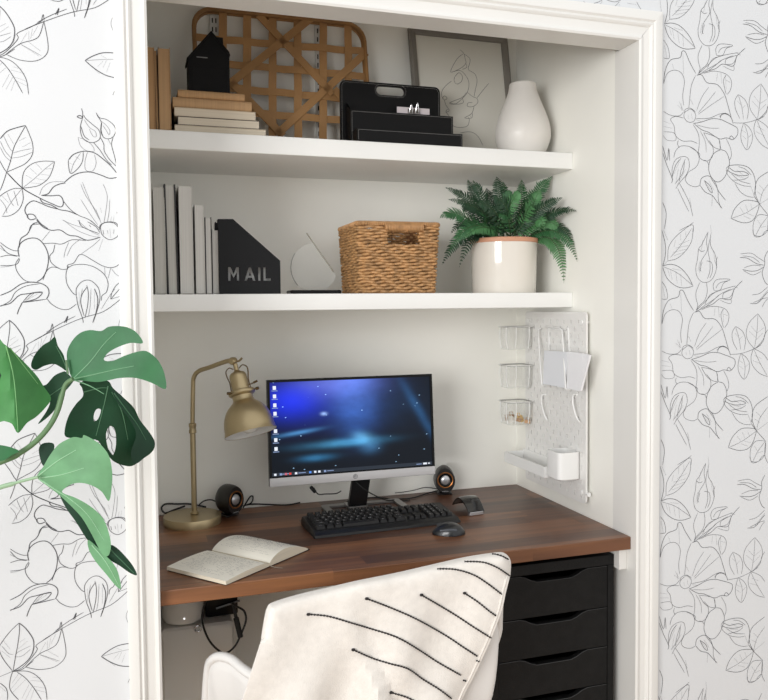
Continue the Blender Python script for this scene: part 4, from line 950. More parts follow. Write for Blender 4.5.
# ------------------------------------------------------------------ monitor
def screen_mat():
    m = bpy.data.materials.new('screen_picture'); m.use_nodes = True; n = m.node_tree.nodes; l = m.node_tree.links; b = n['Principled BSDF']
    uv = n.new('ShaderNodeUVMap'); uv.uv_map = 'UVMap'
    sp = n.new('ShaderNodeSeparateXYZ'); l.new(uv.outputs[0], sp.inputs[0])
    nz = n.new('ShaderNodeTexNoise'); nz.inputs['Scale'].default_value = 4.5; nz.inputs['Detail'].default_value = 5; l.new(uv.outputs[0], nz.inputs['Vector'])
    def M(op, a, b_=None, c=None):
        k = n.new('ShaderNodeMath'); k.operation = op
        for i, v in enumerate((a, b_, c)):
            if v is None: continue
            if isinstance(v, (int, float)): k.inputs[i].default_value = v
            else: l.new(v, k.inputs[i])
        return k.outputs[0]
    def gauss(cx, cy, rx, ry, ang=0):
        x = M('SUBTRACT', sp.outputs[0], cx); y = M('SUBTRACT', sp.outputs[1], cy)
        ca, sa = math.cos(ang), math.sin(ang)
        xr = M('ADD', M('MULTIPLY', x, ca), M('MULTIPLY', y, sa)); yr = M('SUBTRACT', M('MULTIPLY', y, ca), M('MULTIPLY', x, sa))
        d = M('ADD', M('POWER', M('ABSOLUTE', M('DIVIDE', xr, rx)), 2), M('POWER', M('ABSOLUTE', M('DIVIDE', yr, ry)), 2))
        return M('EXPONENT', M('MULTIPLY', d, -1))
    col = None
    base = n.new('ShaderNodeRGB'); base.outputs[0].default_value = lin((8,16,24))+(1,); col = base.outputs[0]
    def addc(c, fac, noise=0.):
        nonlocal col
        if noise: fac = M('MULTIPLY', fac, M('MULTIPLY_ADD', nz.outputs['Fac'], 2.2*noise, 1-noise*1.1))
        k = n.new('ShaderNodeMix'); k.data_type = 'RGBA'; k.blend_type = 'ADD'; k.clamp_factor = True
        l.new(fac, k.inputs['Factor']); l.new(col, k.inputs['A']); k.inputs['B'].default_value = lin(c)+(1,); col = k.outputs['Result']
    addc((16,34,215), gauss(.12,.80,.17,.18)); addc((14,30,95), gauss(.25,.72,.30,.25), .5); addc((92,104,190), gauss(.40,1.0,.24,.17), .4); addc((62,96,172), gauss(.52,.85,.12,.30), .6)
    addc((24,58,112), gauss(.52,.6,.12,.25), .9); addc((70,130,180), gauss(.16,.45,.12,.022,.22), .6); addc((60,130,170), gauss(.44,.31,.22,.04,.05), .8); addc((80,140,175), gauss(.56,.36,.05,.07,.8), .7); addc((40,100,140), gauss(.27,.17,.10,.035,.05), .6)
    addc((50,96,135), gauss(.6,.26,.06,.07), .9); addc((30,70,110), gauss(.93,.6,.03,.35,.3), .6); addc((150,180,220), gauss(.32,.64,.018,.018)); addc((14,30,52), gauss(.78,.72,.2,.25), .8)
    vo = n.new('ShaderNodeTexVoronoi'); vo.inputs['Scale'].default_value = 15; l.new(uv.outputs[0], vo.inputs['Vector'])
    st = M('LESS_THAN', vo.outputs['Distance'], .07); addc((150,190,225), st)
    l.new(col, b.inputs['Emission Color']); b.inputs['Emission Strength'].default_value = 1.0; b.inputs['Base Color'].default_value = (.01,.01,.012,1); b.inputs['Roughness'].default_value = .3; b.inputs['Specular IOR Level'].default_value = .08
    return m
def monitor():
    yb, yt = .440, .462       # tilt: top further back
    A = at(266.3, 380, y=yt); B = at(430.3, 374, y=yt); C_ = at(436.3, 474, y=yb); D_ = at(270.2, 487.2, y=yb)
    x0, x1 = (A.x+D_.x)/2, (B.x+C_.x)/2; zt = (A.z+B.z)/2; zb = (C_.z+D_.z)/2
    xc = (x0+x1)/2; wd = x1-x0; ht = math.hypot(zt-zb, yt-yb)
    M = Matrix.Translation((xc, yb, zb)) @ Matrix.Rotation(-math.atan2(yt-yb, zt-zb), 4, 'X')
    t = thing('monitor', 'flat desktop monitor with silver chin showing a dark blue starry picture', 'monitor', (xc, .53, ZD))
    chin = .0245; bz = .0075
    MB().rbox((-wd/2, .003, 0), (wd/2, .016, ht), .002, ax=1, M=M).build('back_housing', mat('monitor_back', (34,34,36), .5), t)
    MB().box((-wd/2+.1, .016, .05), (wd/2-.1, .034, .22), M=M).build('electronics_box', mat('monitor_back', (34,34,36), .5), t, bevel=.004)
    b = MB(); b.box((-wd/2, -.002, ht-bz), (wd/2, .003, ht), M=M); b.box((-wd/2, -.002, chin), (-wd/2+bz, .003, ht-bz), M=M); b.box((wd/2-bz, -.002, chin), (wd/2, .003, ht-bz), M=M); b.box((-wd/2+bz, -.002, chin), (wd/2-bz, .003, chin+.004), M=M)
    b.build('bezel', blackg, t, smooth=False)
    c = MB(); c.rbox((-wd/2, -.004, 0), (wd/2, .003, chin), .0015, ax=0, M=M); ch = c.build('chin', mat('monitor_silver', (190,188,188), .45, .3, var=.01), t)
    lg = MB(); lm_ = mat('logo_grey', (118,118,122), .3, .5)
    ring = [(.0062*math.cos(a*PI/12), -.0046, chin/2+.0062*math.sin(a*PI/12)) for a in range(24)]; lg.tube(ring, .0006, 4, closed=True, M=M)
    for q in (((-.0035, .0048), (-.0012, -.0048)), ((.0004, .0048), (-.0014, -.0018)), ((.0004, .0022), (.0026, .0022)), ((.0026, .0022), (.0014, -.0022)), ((-.0022, .0014), (-.0004, .0014))):
        lg.tube([(q[0][0], -.0044, chin/2+q[0][1]), (q[1][0], -.0044, chin/2+q[1][1])], .00055, 4, M=M)
    lg.build('maker_logo', lm_, ch)
    # screen with desktop icons and taskbar as printed light
    sw0, sw1, sh0, sh1 = -wd/2+bz, wd/2-bz, chin+.004, ht-bz
    s = MB(); y_ = .0005
    s.add([(sw0, y_, sh0), (sw1, y_, sh0), (sw1, y_, sh1), (sw0, y_, sh1)], [(0, 1, 2, 3)], 0, M)
    def R(u0, v0, u1, v1, m, lift=.0002): 
        X = lambda u: sw0+(sw1-sw0)*u; Zv = lambda v: sh0+(sh1-sh0)*v
        s.add([(X(u0), y_-lift, Zv(v0)), (X(u1), y_-lift, Zv(v0)), (X(u1), y_-lift, Zv(v1)), (X(u0), y_-lift, Zv(v1))], [(0, 1, 2, 3)], m, M)
    R(0, 0, 1, .038, 1)
    for k, v in enumerate((.94, .85, .755, .665, .48, .385, .29)):
        R(.018, v-.018, .037, v+.022, 2, .0003); R(.010, v-.034, .046, v-.026, 3, .0003)
    rnd = random.Random(5)
    for u in (.012, .045, .075, .10, .135, .22, .25, .275, .31): R(u, .008, u+.014, .030, [2, 3, 4, 2, 3, 2, 5, 2, 3][int(u*29) % 9], .0003)
    R(.06, .016, .10, .024, 3, .0003); R(.155, .016, .20, .024, 3, .0003); R(.33, .016, .37, .024, 3, .0003); R(.895, .014, .93, .022, 3, .0003); R(.94, .010, .965, .030, 2, .0003); R(.972, .014, .985, .026, 2, .0003)
    s.norecalc = True
    o = s.build('screen', [screen_mat(), emis('taskbar_glow', (22,34,48), 1), emis('icon_white', (225,230,240), 1), emis('icon_text', (130,150,190), 1), emis('icon_red', (210,60,50), 1), emis('icon_blue', (80,140,230), 1)], t, smooth=False)
    uvl = o.data.uv_layers.new(name='UVMap')
    for i, c in enumerate(((0,0),(1,0),(1,1),(0,1))): uvl.data[i].uv = c
    # stand
    nk = at(348, 500, z=ZD)
    bm_ = mat('stand_silver', (150,148,146), .3, .8); fy = .50
    neck = MB(); neck.prism([(.472, zb+.05), (.485, zb+.05), (.565, ZD+.012), (.545, ZD+.008)], 0, nk.x-.028, nk.x+.028); neck.build('neck', mat('neck_dark', (40,40,42), .35, .5), t, bevel=.002)
    # open rectangular foot frame
    f = MB(); q0, q1, q2, q3 = at(321, 509, z=ZD), at(317.5, 499.5, z=ZD), at(381, 499, z=ZD), at(392, 507, z=ZD)
    fx0, fx1 = q0.x+.002, q2.x+.045; fy0, fy1 = .462, .60
    outl = rrect((fx0+fx1)/2, (fy0+fy1)/2, fx1-fx0, fy1-fy0, .012, 4); inn = rrect((fx0+fx1)/2, (fy0+fy1)/2, fx1-fx0-.044, fy1-fy0-.044, .006, 3)
    f.sheet(outl, [inn], 0, lambda x, y, k: Vector((x, y, ZD+.0005+.0075*(1-k))), .007)
    f.box((nk.x-.03, .535, ZD+.001), (nk.x+.03, .60, ZD+.010)); f.build('foot', bm_, t, smooth=False, bevel=.001)
    return nk
NK = monitor()

# ------------------------------------------------------------------ keyboard
def keyboard():
    a, b, c, d = at(301, 519.5, z=ZD), at(316.5, 538, z=ZD), at(458, 522, z=ZD), at(444, 500, z=ZD)
    ex = (c-b); Lx = ex.length; ang = math.atan2(ex.y, ex.x); dep = .150
    body = mat('keyboard_black', (17,17,18), .4, var=.08); keym = mat('key_black', (24,24,25), .5, var=.08); leg = mat('key_legend', (190,190,190), .5)
    t = thing('keyboard', 'black full-size computer keyboard in front of the monitor', 'keyboard', (b.x-.008, b.y-.008, ZD), local=True)
    t.rotation_euler = (0, 0, ang)
    m = MB(); Lx = .430; r = []
    prof = [(-.002, .0), (.0, .007), (.012, .0135), (.030, .0145), (dep-.01, .0255), (dep, .022), (dep, .004), (dep-.004, .0)]
    xs = [(0, .004, .6), (.004, 0, 1), (Lx-.004, 0, 1), (Lx, .004, .6)]
    m.loft([[(x, y+i*(1 if y < dep/2 else -1), z*(k if z > .006 else 1)) for y, z in prof] for x, i, k in xs])
    m.build('case', body, t, bevel=.001)
    KP = .0187; n = 0; sl = (.0255-.0145)/(dep-.04)
    def key(x, y, w, txt=''):
        nonlocal n; n += 1
        z = .0145+(y-.03)*sl; s = KP*.44; hw = w*KP/2-.0016
        k = MB(); k.loft([[(x-hw, y-s, z-.001), (x+hw, y-s, z-.001), (x+hw, y+s, z-.001+.001), (x-hw, y+s, z-.001+.001)], [(x-hw+.0018, y-s+.0012, z+.0068), (x+hw-.0018, y-s+.0012, z+.0068), (x+hw-.0018, y+s-.002, z+.0088), (x-hw+.0018, y+s-.002, z+.0088)]])
        if txt:
            vs, fs = GL.setdefault(txt, text_verts(txt, .0075 if len(txt) == 1 else .0042)); ang2 = math.atan2(.002, 2*s-.0032)
            M = Matrix.Translation((x-(hw*.25 if len(txt) == 1 else 0), y+.001, z+.0083)) @ Matrix.Rotation(ang2, 4, 'X')
            k.add(vs, fs, 1, M)
        k.norecalc = False
        k.build('key', [keym, leg], t, smooth=False)
    GL = {}
    x0 = .014; y0 = .030+KP*.5
    rows = [[('Ctrl',1.5),('',1.25),('Alt',1.25),('',5.75),('Alt',1.25),('',1.25),('Ctrl',1.75)], [('Shift',2.25)]+[(c,1) for c in 'ZXCVBNM,./']+[('Shift',1.75)], [('Caps',1.75)]+[(c,1) for c in "ASDFGHJKL;'"]+[('Enter',1.25)],
            [('Tab',1.5)]+[(c,1) for c in 'QWERTYUIOP[]']+[('\\',.5)], [(c,1) for c in '`1234567890-=']+[('Back',1)], [('Esc',1.2)]+[('F%d' % i,1.05) for i in range(1,13)]]
    for j, row in enumerate(rows):
        x = x0
        for s, w in row:
            key(x+w*KP/2, y0+j*KP+(.003 if j == 5 else 0), w, s); x += w*KP
    x = x0+14*KP+.006
    nk = lambda i, j, s, w=1: key(x+(i+.5)*KP, y0+j*KP, w, s)
    for i in range(3): nk(i, 0, ''); nk(i, 4, ''); nk(i, 3, '')
    nk(1, 1, '')
    x += 3*KP+.006
    for i in range(4):
        for j in range(5):
            if n >= 100: break
            nk(i, j, '0.1234567890+-*/'[i+j*3] if i < 3 else '')
    return t
keyboard()
# ------------------------------------------------------------------ mice
def mice():
    # arched mouse
    p, q = at(456, 515, z=ZD), at(480, 517, z=ZD)
    t = thing('computer_mouse', 'black arched wireless mouse with silver foot beside the keyboard end', 'mouse', (0,0,0), 'computer mice', local=True)
    n = 14; rings = []; L = .098; wd = .058
    for i in range(n+1):
        f = i/n; y = L*(f-.5); z = .034*math.sin(PI*min(1, .1+.9*f))**.7 if f < 1 else 0
        z = .004+.040*math.sin(PI*(.06+.86*f)); th = .006; w = wd/2*(.9+.1*math.sin(PI*f))
        r = []
        for k in range(9): a = -1+2*k/8; r.append((w*a, y, z*(1)+.003*(1-a*a)))
        for k in range(8, -1, -1): a = -1+2*k/8; r.append((w*a*.97, y, z-th*(1 if f < .9 else .5)+.002*(1-a*a)))
        rings.append(r)
    MB().loft(rings).build('shell', mat('mouse_gloss', (18,18,19), .15, coat=.6), t)
    MB().rbox((-.024, -L/2-.002, .0005), (.024, -L/2+.008, .011), .003).build('silver_foot', mat('mouse_silver', (190,190,192), .25, .6), t)
    c = at(468, 511.5, z=ZD); t.location = (c.x, c.y, ZD+.0003); t.rotation_euler = (0, 0, .12)
    # rounded mouse
    p, q = at(435.5, 534, z=ZD), at(463, 534, z=ZD); c = (p+q)/2
    t = thing('computer_mouse', 'small rounded black mouse in front of the arched one', 'mouse', (0,0,0), 'computer mice', local=True)
    rings = []; L = .088; n = 16
    for i in range(n+1):
        f = i/n; y = L*(f-.5); g_ = math.sin(PI*(.02+.96*f)); w = (.031*(1-.12*math.cos(2*PI*f+1.0)*.6))*g_**.42; h = .031*g_**.55*(1-.22*(f-.4))
        rings.append([(w*math.cos(a), y, max(.0008, h*max(0, math.sin(a))**.75)) for a in [PI*k/12 for k in range(13)]]+[(w*.9*math.cos(PI*k/4), y, .0006) for k in (3, 2, 1)])
    MB().loft(rings).build('shell', mat('mouse_satin', (26,28,31), .3, coat=.3), t)
    w_ = MB(); w_.lathe([(0,-.003),(.008,-.003),(.0085,0),(.008,.003),(0,.003)], (0,0,0), 16, M=Matrix.Translation((0, .024, .0215)) @ Matrix.Rotation(PI/2, 4, 'Y')); w_.build('scroll_wheel', mat('rubber', (50,50,52), .7), t)
    b2 = MB(); b2.tube(smoothpts([(-.027, -.02, .0165), (-.0285, 0, .018), (-.024, .025, .015)], 4), .0022, 6); b2.build('side_button', mat('mouse_grey', (92,96,102), .35), t)
    t.location = (c.x, c.y+.004, ZD+.0002); t.rotation_euler = (0, 0, math.radians(72))
mice()
# ------------------------------------------------------------------ speakers
def speakers():
    bm_ = mat('speaker_black', (22,20,20), .4, coat=.3, var=.05); cop = mat('copper_ring', (150,96,52), .3, .8); cone = mat('speaker_cone', (205,205,208), .28, .7)
    t = thing('computer_speaker', 'egg-shaped black speaker with copper ring right of the monitor', 'speaker', (0,0,0), 'small desk speakers', local=True)
    H, Wd = .090, .070; dep = .066; rings = []
    for i in range(9):
        f = i/8; k = [.90,.96,.99,1,1,.985,.93,.82,.62][i]; y = -dep/2+dep*f
        rings.append([(Wd/2*k*math.cos(a)*(1-.10*max(0, math.sin(a))), y, H/2+.003+(H/2*k)*math.sin(a)*(1 if math.sin(a) > 0 else .97)) for a in [2*PI*j/32 for j in range(32)]])
    for r in rings: 
        for j, p in enumerate(r): r[j] = (p[0], p[1], max(p[2], .0045))
    MB().loft(rings).build('body', bm_, t)
    MB().rbox((-.024, -.022, .0), (.024, .026, .0052), .004).build('foot', bm_, t)
    F = lambda z: Matrix.Translation((0, -dep/2, z)) @ Matrix.Rotation(PI/2, 4, 'X'); zc = H*.56
    MB().lathe([(.0222, -.001), (.0225, .0015), (.0245, .0022), (.0262, .0012), (.0265, -.002)], (0,0,0), 40, M=F(zc), caps=False).build('copper_ring', cop, t)
    MB().lathe([(.0222, .0012), (.020, .0018), (.0175, .001), (.016, -.0005)], (0,0,0), 32, M=F(zc), caps=False).build('surround', blackg, t)
    MB().lathe([(.001, .0040), (.006, .0036), (.011, .0022), (.0155, -.0002), (.0165, -.0015)], (0,0,0), 32, M=F(zc)).build('cone', cone, t)
    vs, fs = text_verts('SPEAKER', .001) if False else ([], [])
    l_ = MB()
    for k in range(9): l_.box((-.0105+k*.0024, -dep/2*1.0-.0012+.0006, .0125), (-.0105+k*.0024+.0015, -dep/2+.002, .0145+.0006*(k % 2)))
    l_.build('name_mark', mat('mark_silver', (170,170,172), .4), t)
    p = at(446, 494, z=ZD); t.location = (p.x-.002, p.y+.012, ZD+.0002); t.rotation_euler = (0, 0, -.25)
    s = copy_tree(t); s['label'] = 'egg-shaped black speaker with copper ring behind the brass lamp base'
    p = at(229, 516, z=ZD); s.location = (p.x, p.y+.012, ZD+.0002); s.rotation_euler = (0, 0, .62)
speakers()
# ------------------------------------------------------------------ brass lamp
def lamp():
    br = mat('antique_brass', (180,163,128), .36, .9, var=.08, vs=6, stretch=(1,1,1)); brd = mat('dark_brass', (110,90,60), .4, .9); wi = mat('lamp_inside', (214,212,208), .5)
    c = Vector(((at(163, 518, y=.56).x+at(221, 518, y=.56).x)/2, .558, ZD)); r = (at(221, 518, y=.56).x-at(163, 518, y=.56).x)/2
    t = thing('desk_lamp', 'antique brass desk lamp with bell shade at the left end of the desk', 'lamp', tuple(c))
    MB().lathe([(.0, 0), (r, 0), (r, .0205), (r*.98, .0235), (r*.3, .0255), (.0, .0258)], tuple(c), 64, caps=False).build('base', br, t)
    px, py = c.x+.006, c.y+.0
    zj = at(192, 418, y=py).z; ztop = at(194, 382, y=py).z; 
    zk = at(193, 430, y=py).z
    J = at(233, 361, y=.425)     # joint at the end of the arm
    p = MB(); p.tube([(px, py, ZD+.0255), (px, py, zk)], .0078, 16); 
    p.lathe([(.0075, 0), (.012, .002), (.012, .006), (.0078, .010)], (px, py, ZD+.0255), 20)
    p.build('lower_pole', br, t)
    MB().lathe([(.0078, 0), (.0105, .002), (.0105, .010), (.0095, .012), (.0095, .018), (.0105, .020), (.0105, .028), (.0066, .031)], (px, py, zk-.010), 20).build('collar', br, t)
    arm = [Vector((px, py, zk+.018)), at(193, 388, y=py), at(194, 377, y=py-.004), at(199, 371, y=py-.014), at(209, 367.5, y=py-.045), J+Vector((-.015, .025, -.002)), J]
    MB().tube(smoothpts(arm, 5), .0063, 14).build('arm', br, t)
    # knuckle
    k = MB(); k.lathe([(0, -.012), (.008, -.011), (.0105, -.006), (.0105, .006), (.008, .011), (0, .012)], (0,0,0), 20, M=rotm(J, 0, PI/2, .9)); k.tube(smoothpts([J+Vector((.006, 0, -.002)), J+Vector((.016, -.003, .000)), J+Vector((.024, -.004, .008))], 4), [.004]*4+[.005]*4+[.0055], 8, flat=.6)
    k.build('knuckle', br, t)
    # shade group along axis: top S, direction ax
    S = J+Vector((.006, -.004, -.012)); B = at(250.5, 433.5, y=.37)
    ax = (B-S); ax = (ax+Vector((0, -.012, 0))).normalized(); Ltot = (B-S).length
    zq = ax; xq = zq.orthogonal().normalized(); yq = zq.cross(xq); M = Matrix((( xq.x, yq.x, zq.x, S.x), (xq.y, yq.y, zq.y, S.y), (xq.z, yq.z, zq.z, S.z), (0,0,0,1)))
    Rm = (at(276, 428, y=.37)-at(224, 438.5, y=.37)).length/2*1.0; h0 = .082*Ltot/.225; L = Ltot
    MB().lathe([(0, -.006), (.006, -.004), (.0065, .014), (.010, .018), (.019, .022), (.0225, .027), (.0235, .032), (.0235, .066), (.0225, .072), (.0, .072)], (0,0,0), 28, M=M).build('socket', br, t)
    prof = [(.018, .071), (.034, .072), (.036, .075), (.036, .080), (.033, .084), (.028, .087), (.0275, .096), (.029, .1)]
    MB().lathe(prof, (0,0,0), 36, M=M, caps=False).build('socket_ring', br, t)
    a0 = .098; hh = L-a0
    bell = [(.028, a0), (.031, a0+hh*.05), (.040, a0+hh*.12), (.052, a0+hh*.22), (.0625, a0+hh*.36), (.070, a0+hh*.52), (.0745, a0+hh*.70), (.0765, a0+hh*.88), (.079, a0+hh*.97), (.080, a0+hh)]
    kk = Rm/.080; bell = [(.028+(x-.028)*(Rm-.028)/(.080-.028), z) for x, z in bell]
    bl = [(q.x, q.y) for q in smoothpts([(x, z, 0) for x, z in bell], 3)]
    sh = MB().lathe(bl, (0,0,0), 64, M=M, caps=False); sh.norecalc = True
    inn = [(x-.0012, z) for x, z in bl][::-1]
    sh = MB(); sh.loft([[(x*math.cos(2*PI*i/64), x*math.sin(2*PI*i/64), z) for i in range(64)] for x, z in bl+[(bl[-1][0]-.0004, bl[-1][1]+.001)]], 0, M, caps=False)
    s2 = sh.build('lamp_shade', br, t)
    s3 = MB(); s3.loft([[(x*math.cos(2*PI*i/64), x*math.sin(2*PI*i/64), z) for i in range(64)] for x, z in inn], 0, M, caps=False); s3.build('shade_lining', wi, s2)
    MB().lathe([(0, a0+.0), (.014, a0+.004), (.016, a0+.02), (.026, a0+.045), (.029, a0+.062), (.024, a0+.08), (.012, a0+.09), (0, a0+.092)], (0,0,0), 24, M=M).build('bulb', mat('bulb_glass', (232,230,222), .2), s2)
    for a in (0.2, 0.2+2*PI/3, .2+4*PI/3):
        s = MB(); dx, dy = math.cos(a), math.sin(a); s.tube([(dx*.032, dy*.032, .078), (dx*.043, dy*.043, .078)], .0022, 8, M=M); s.tube([(dx*.041, dy*.041, .078), (dx*.049, dy*.049, .078)], .0042, 10, M=M); s.build('thumb_screw', brd, t)
    for sgn in (1, -1):
        w_ = MB(); d = (CR*sgn); d = Vector((M.inverted().to_3x3() @ d)); d.z = 0; d.normalize(); q = lambda rr, z: (d.x*rr, d.y*rr, z)
        w_.tube(smoothpts([q(.008, .010), q(.018, .003), q(.0285, .010), q(.0295, .024), q(.0255, .045), q(.027, .074)], 4), .0016, 6, M=M); w_.build('wire_guard', brd, t)
    sk = MB(); d = M.inverted().to_3x3() @ CR; sk.tube([(d.x*.018, d.y*.018, .062), (d.x*.046, d.y*.046, .058)], .0018, 8, M=M); sk.tube([(d.x*.038, d.y*.038, .0588), (d.x*.050, d.y*.050, .0565)], .003, 8, M=M); sk.build('switch_key', brd, t)
lamp()
# ------------------------------------------------------------------ open notebook
def notebook():
    A = at(167, 571, z=ZD); Bp = at(226, 586, z=ZD)
    e1 = (Bp-A).normalized(); L = (Bp-A).length; e2 = Vector((-e1.y, e1.x, 0)); Wp = .146
    if e2.x < 0: e2 = -e2
    paper = mat('notebook_paper', (228,224,212), .8, var=.02); edge = mat('page_block', (214,204,184), .85, var=.08, vs=3, stretch=(1,1,250)); cov = mat('notebook_cover', (20,18,18), .5); inkm = mat('notebook_ink', (120,122,124), .8)
    t = thing('notebook', 'open cream notebook with handwritten lines and black cover, lying on the desk', 'notebook', tuple(A))
    P = lambda s, w, z: A+e1*s+e2*w+Vector((0, 0, z))
    c = MB(); c.loft([[P(s, w, .0003) for s, w in ((.001, .001), (L-.001, .001), (L+.001, 2*Wp+.006), (-.014, 2*Wp+.012), (-.006, Wp))], [P(s, w, .0022) for s, w in ((.001, .001), (L-.001, .001), (L+.001, 2*Wp+.006), (-.014, 2*Wp+.012), (-.006, Wp))]]); c.build('cover', cov, t, smooth=False)
    def hl(w): # left page height
        f = w/Wp; return .0105+.006*math.sin(PI*f)**1.2*.5+.003*f-.006*max(0, f-.88)/.12
    def hr(w):
        f = w/Wp; return .006+.028*math.sin(PI*min(1, f*1.0+.0))**.8*(1-f*.55) + .004*(1-f) if f < 1 else .005
    for name, h, off in (('left_pages', hl, 0), ('right_pages', lambda w: max(.004, hr(w)), Wp)):
        b = MB(); n = 18; rings = []
        for i in range(n+1):
            w = Wp*i/n; z = h(w); rings.append([P(0, off+w, .0023), P(L, off+w, .0023), P(L, off+w, z), P(L*.5, off+w, z), P(0, off+w, z)])
        b.loft(rings); 
        # writing
        rnd = random.Random(9 if off else 4)
        for k in range(17):
            s = L*(.07+.053*k) if False else None
            w0 = Wp*(.12+.045*k)
            if w0 > Wp*.92: break
            x = L*.07
            while x < L*.9:
                dl = rnd.uniform(.004, .016)
                if rnd.random() < .72:
                    pts = [P(x+dl*j/5, off+w0+rnd.uniform(-.0011, .0011), h(w0)+.0006) for j in range(6)]
                    b.ribbon(pts, .0007, (0, 0, 1), 2, .0001)
                x += dl+.003
        o = b.build(name, [paper, edge, inkm], t, smooth=False)
        for f_ in o.data.polygons:
            if f_.material_index == 0 and abs(f_.normal.z) < .35: f_.material_index = 1
    rb = MB(); q = P(L-.002, Wp, .004); rb.ribbon(smoothpts([q, q+e1*.008+Vector((0,0,-.0008)), q+e1*.018+e2*.004+Vector((0,0,-.0032)), q+e1*.034+e2*.010+Vector((0,0,-.0035))], 5), .004, (0,0,1)); rb.build('ribbon_marker', mat('ribbon_tan', (170,160,145), .7), t)
notebook()
# ------------------------------------------------------------------ cables
cab = mat('cable_black', (18,18,18), .5)
def cable(name, pts, r, label, plug=None, cat='cable', k=6):
    b = MB(); q = smoothpts(pts, k)
    for i, p in enumerate(q):
        if p.z < ZD+r and p.z > ZD-.02: q[i] = Vector((p.x, p.y, ZD+r+.0003))
    b.tube(q, r, 8)
    o = b.build(name, cab) if plug is None else None
    if plug:
        t = thing(name, label, cat, tuple(pts[0])); b.build('cord', cab, t)
        for (p, q_, rr) in plug: MB().tube([p, Vector(p).lerp(Vector(q_), .15), Vector(p).lerp(Vector(q_), .85), q_], [rr*.7, rr, rr, rr*.7], 10).build('plug', cab, t)
    else: tag(o, label, cat)
    return o
def Zd(u, v, h=0):
    p = at(u, v, z=ZD+.003+h)
    return p if p.y < .664 else at(u, v, y=.664)
cable('lamp_cable', [Zd(206, 507), Zd(190, 504), Zd(178, 504), Zd(166, 504, .01), Zd(161.5, 508, .016), Zd(165, 513, .01), Zd(174, 510), Zd(185, 506)], .0027, 'black cable looping behind the brass lamp base', None)
cable('speaker_cable', [Zd(243, 508), Zd(250, 497, .012), Zd(253, 497, .016), Zd(251, 503, .01), Zd(243, 506), Zd(254, 504), Zd(285, 505), Zd(300, 502.5)], .0022, 'black cable looping out right of the lamp-side speaker')
cable('speaker_lead', [Zd(222, 505, .002), Zd(212, 500, .012), Zd(204, 501, .01), Zd(199, 505)], .002, 'short black lead between the lamp pole and the left speaker')
cable('usb_cable', [at(314,488,y=.56), at(318,494,y=.52), at(326, 494, y=.53), at(336,493.5,y=.54), at(341,491,y=.55)], .0017, 'black cable with a plug hanging behind the left of the monitor foot', plug=[(at(310.5,486.5,y=.56), at(315.5,492.5,y=.555), .0058)])
cable('monitor_cable', [at(356, 482, y=.50), at(364,489,y=.49), at(374,495,y=.50), at(386,500,y=.52), Zd(397,499.5), Zd(412, 498), Zd(425, 494), Zd(436,491)], .0019, 'thin black cable curving from behind the monitor towards the right speaker')
cable('keyboard_cable', [Zd(340,505,.003), Zd(352,500,.002), Zd(366,498,.002), Zd(384,498), Zd(398,501), Zd(410,500)], .0020, 'black keyboard cable lying over the silver monitor foot')
cable('right_speaker_cable', [Zd(437, 489, .002), Zd(425,487.5,.006), Zd(415,490,.003), Zd(404,492), Zd(395,493)], .0012, 'thin dark cable left of the right speaker along the wall')
# ------------------------------------------------------------------ below the desk
def under():
    Yb = .36; gm = mat('appliance_white', (226,225,220), .4, var=.01)
    tr = at(234, 621, y=Yb); x1 = tr.x; zt = tr.z
    t = thing('storage_box', 'tall smooth white cabinet box on the floor under the left of the desk', 'cabinet', (.12, Yb+.1, 0))
    MB().rbox((.008, Yb, 0), (x1, Yb+.26, zt), .012, ax=1, seg=5).build('box_body', gm, t)
    kn = at(198, 629, y=Yb-.004); b = MB(); b.tube([(kn.x+.008*math.cos(a*PI/10), Yb-.003, kn.z+.008*math.sin(a*PI/10)) for a in range(20)], .0022, 8, closed=True); b.build('chrome_ring', chrome, t)
    # cylinder on the box
    r = .055; cx = (at(162, 612, y=Yb+.05).x+at(204, 612, y=Yb+.05).x)/2
    s = thing('smart_speaker', 'white rounded cylinder speaker with a small light, standing on the white cabinet', 'speaker', (cx, Yb+r+.004, zt+.0005))
    H = .125
    MB().lathe([(0, 0), (r*.80, 0), (r*.93, .004), (r*.99, .012), (r, .02), (r, H-.015), (r*.96, H-.004), (r*.88, H), (0, H)], (cx, Yb+r+.004, zt+.0005), 40).build('housing', gm, s)
    MB().lathe([(0, 0), (.002, 0), (.002, .001), (0, .001)], (0,0,0), 10, M=Matrix.Translation((cx, Yb+.0035, zt+.022)) @ Matrix.Rotation(PI/2, 4, 'X')).build('status_light', emis('led_white', (255,255,255), 1.5), s)
    a = thing('power_adapter', 'black power adapter block fixed under the desktop above the white cabinet', 'adapter', (.2, .40, ZD-TD-.12))
    y = .40; p = at(206, 600, y=y); q = at(238, 616, y=y)
    b = MB(); b.rbox((p.x, y, max(q.z, zt+.002)), (q.x, y+.09, ZD-TD-.0005), .006, ax=1); b.build('block', black, a)
    h = MB(); e0, e1_ = at(216, 608.5, y=y-.004), at(240, 600.5, y=y-.004); h.tube([e0, e1_], .0032, 8); h.build('bracket', mat('steel_grey', (120,120,120), .3, .8), a)
    # hanging loop
    Y = .33; pts = [at(u, v, y=Y) for u, v in ((206, 600), (202.5, 612), (203, 625), (209, 640), (218, 650), (226, 653), (235, 646), (242, 632), (246, 620), (244, 611), (236, 606), (232, 603))]
    b = MB(); b.tube(smoothpts(pts, 6), .0028, 8)
    b.tube([at(233, 603, y=Y+.01), at(237, 622, y=Y+.005), at(241, 636, y=Y)], .0045, 8); b.tube([at(236, 618, y=Y+.005), at(240.5, 637, y=Y)], .0075, 10)
    tag(b.build('hanging_cable', cab), 'black cable loop with plug hanging below the desktop above the chair arm', 'cable')
under()
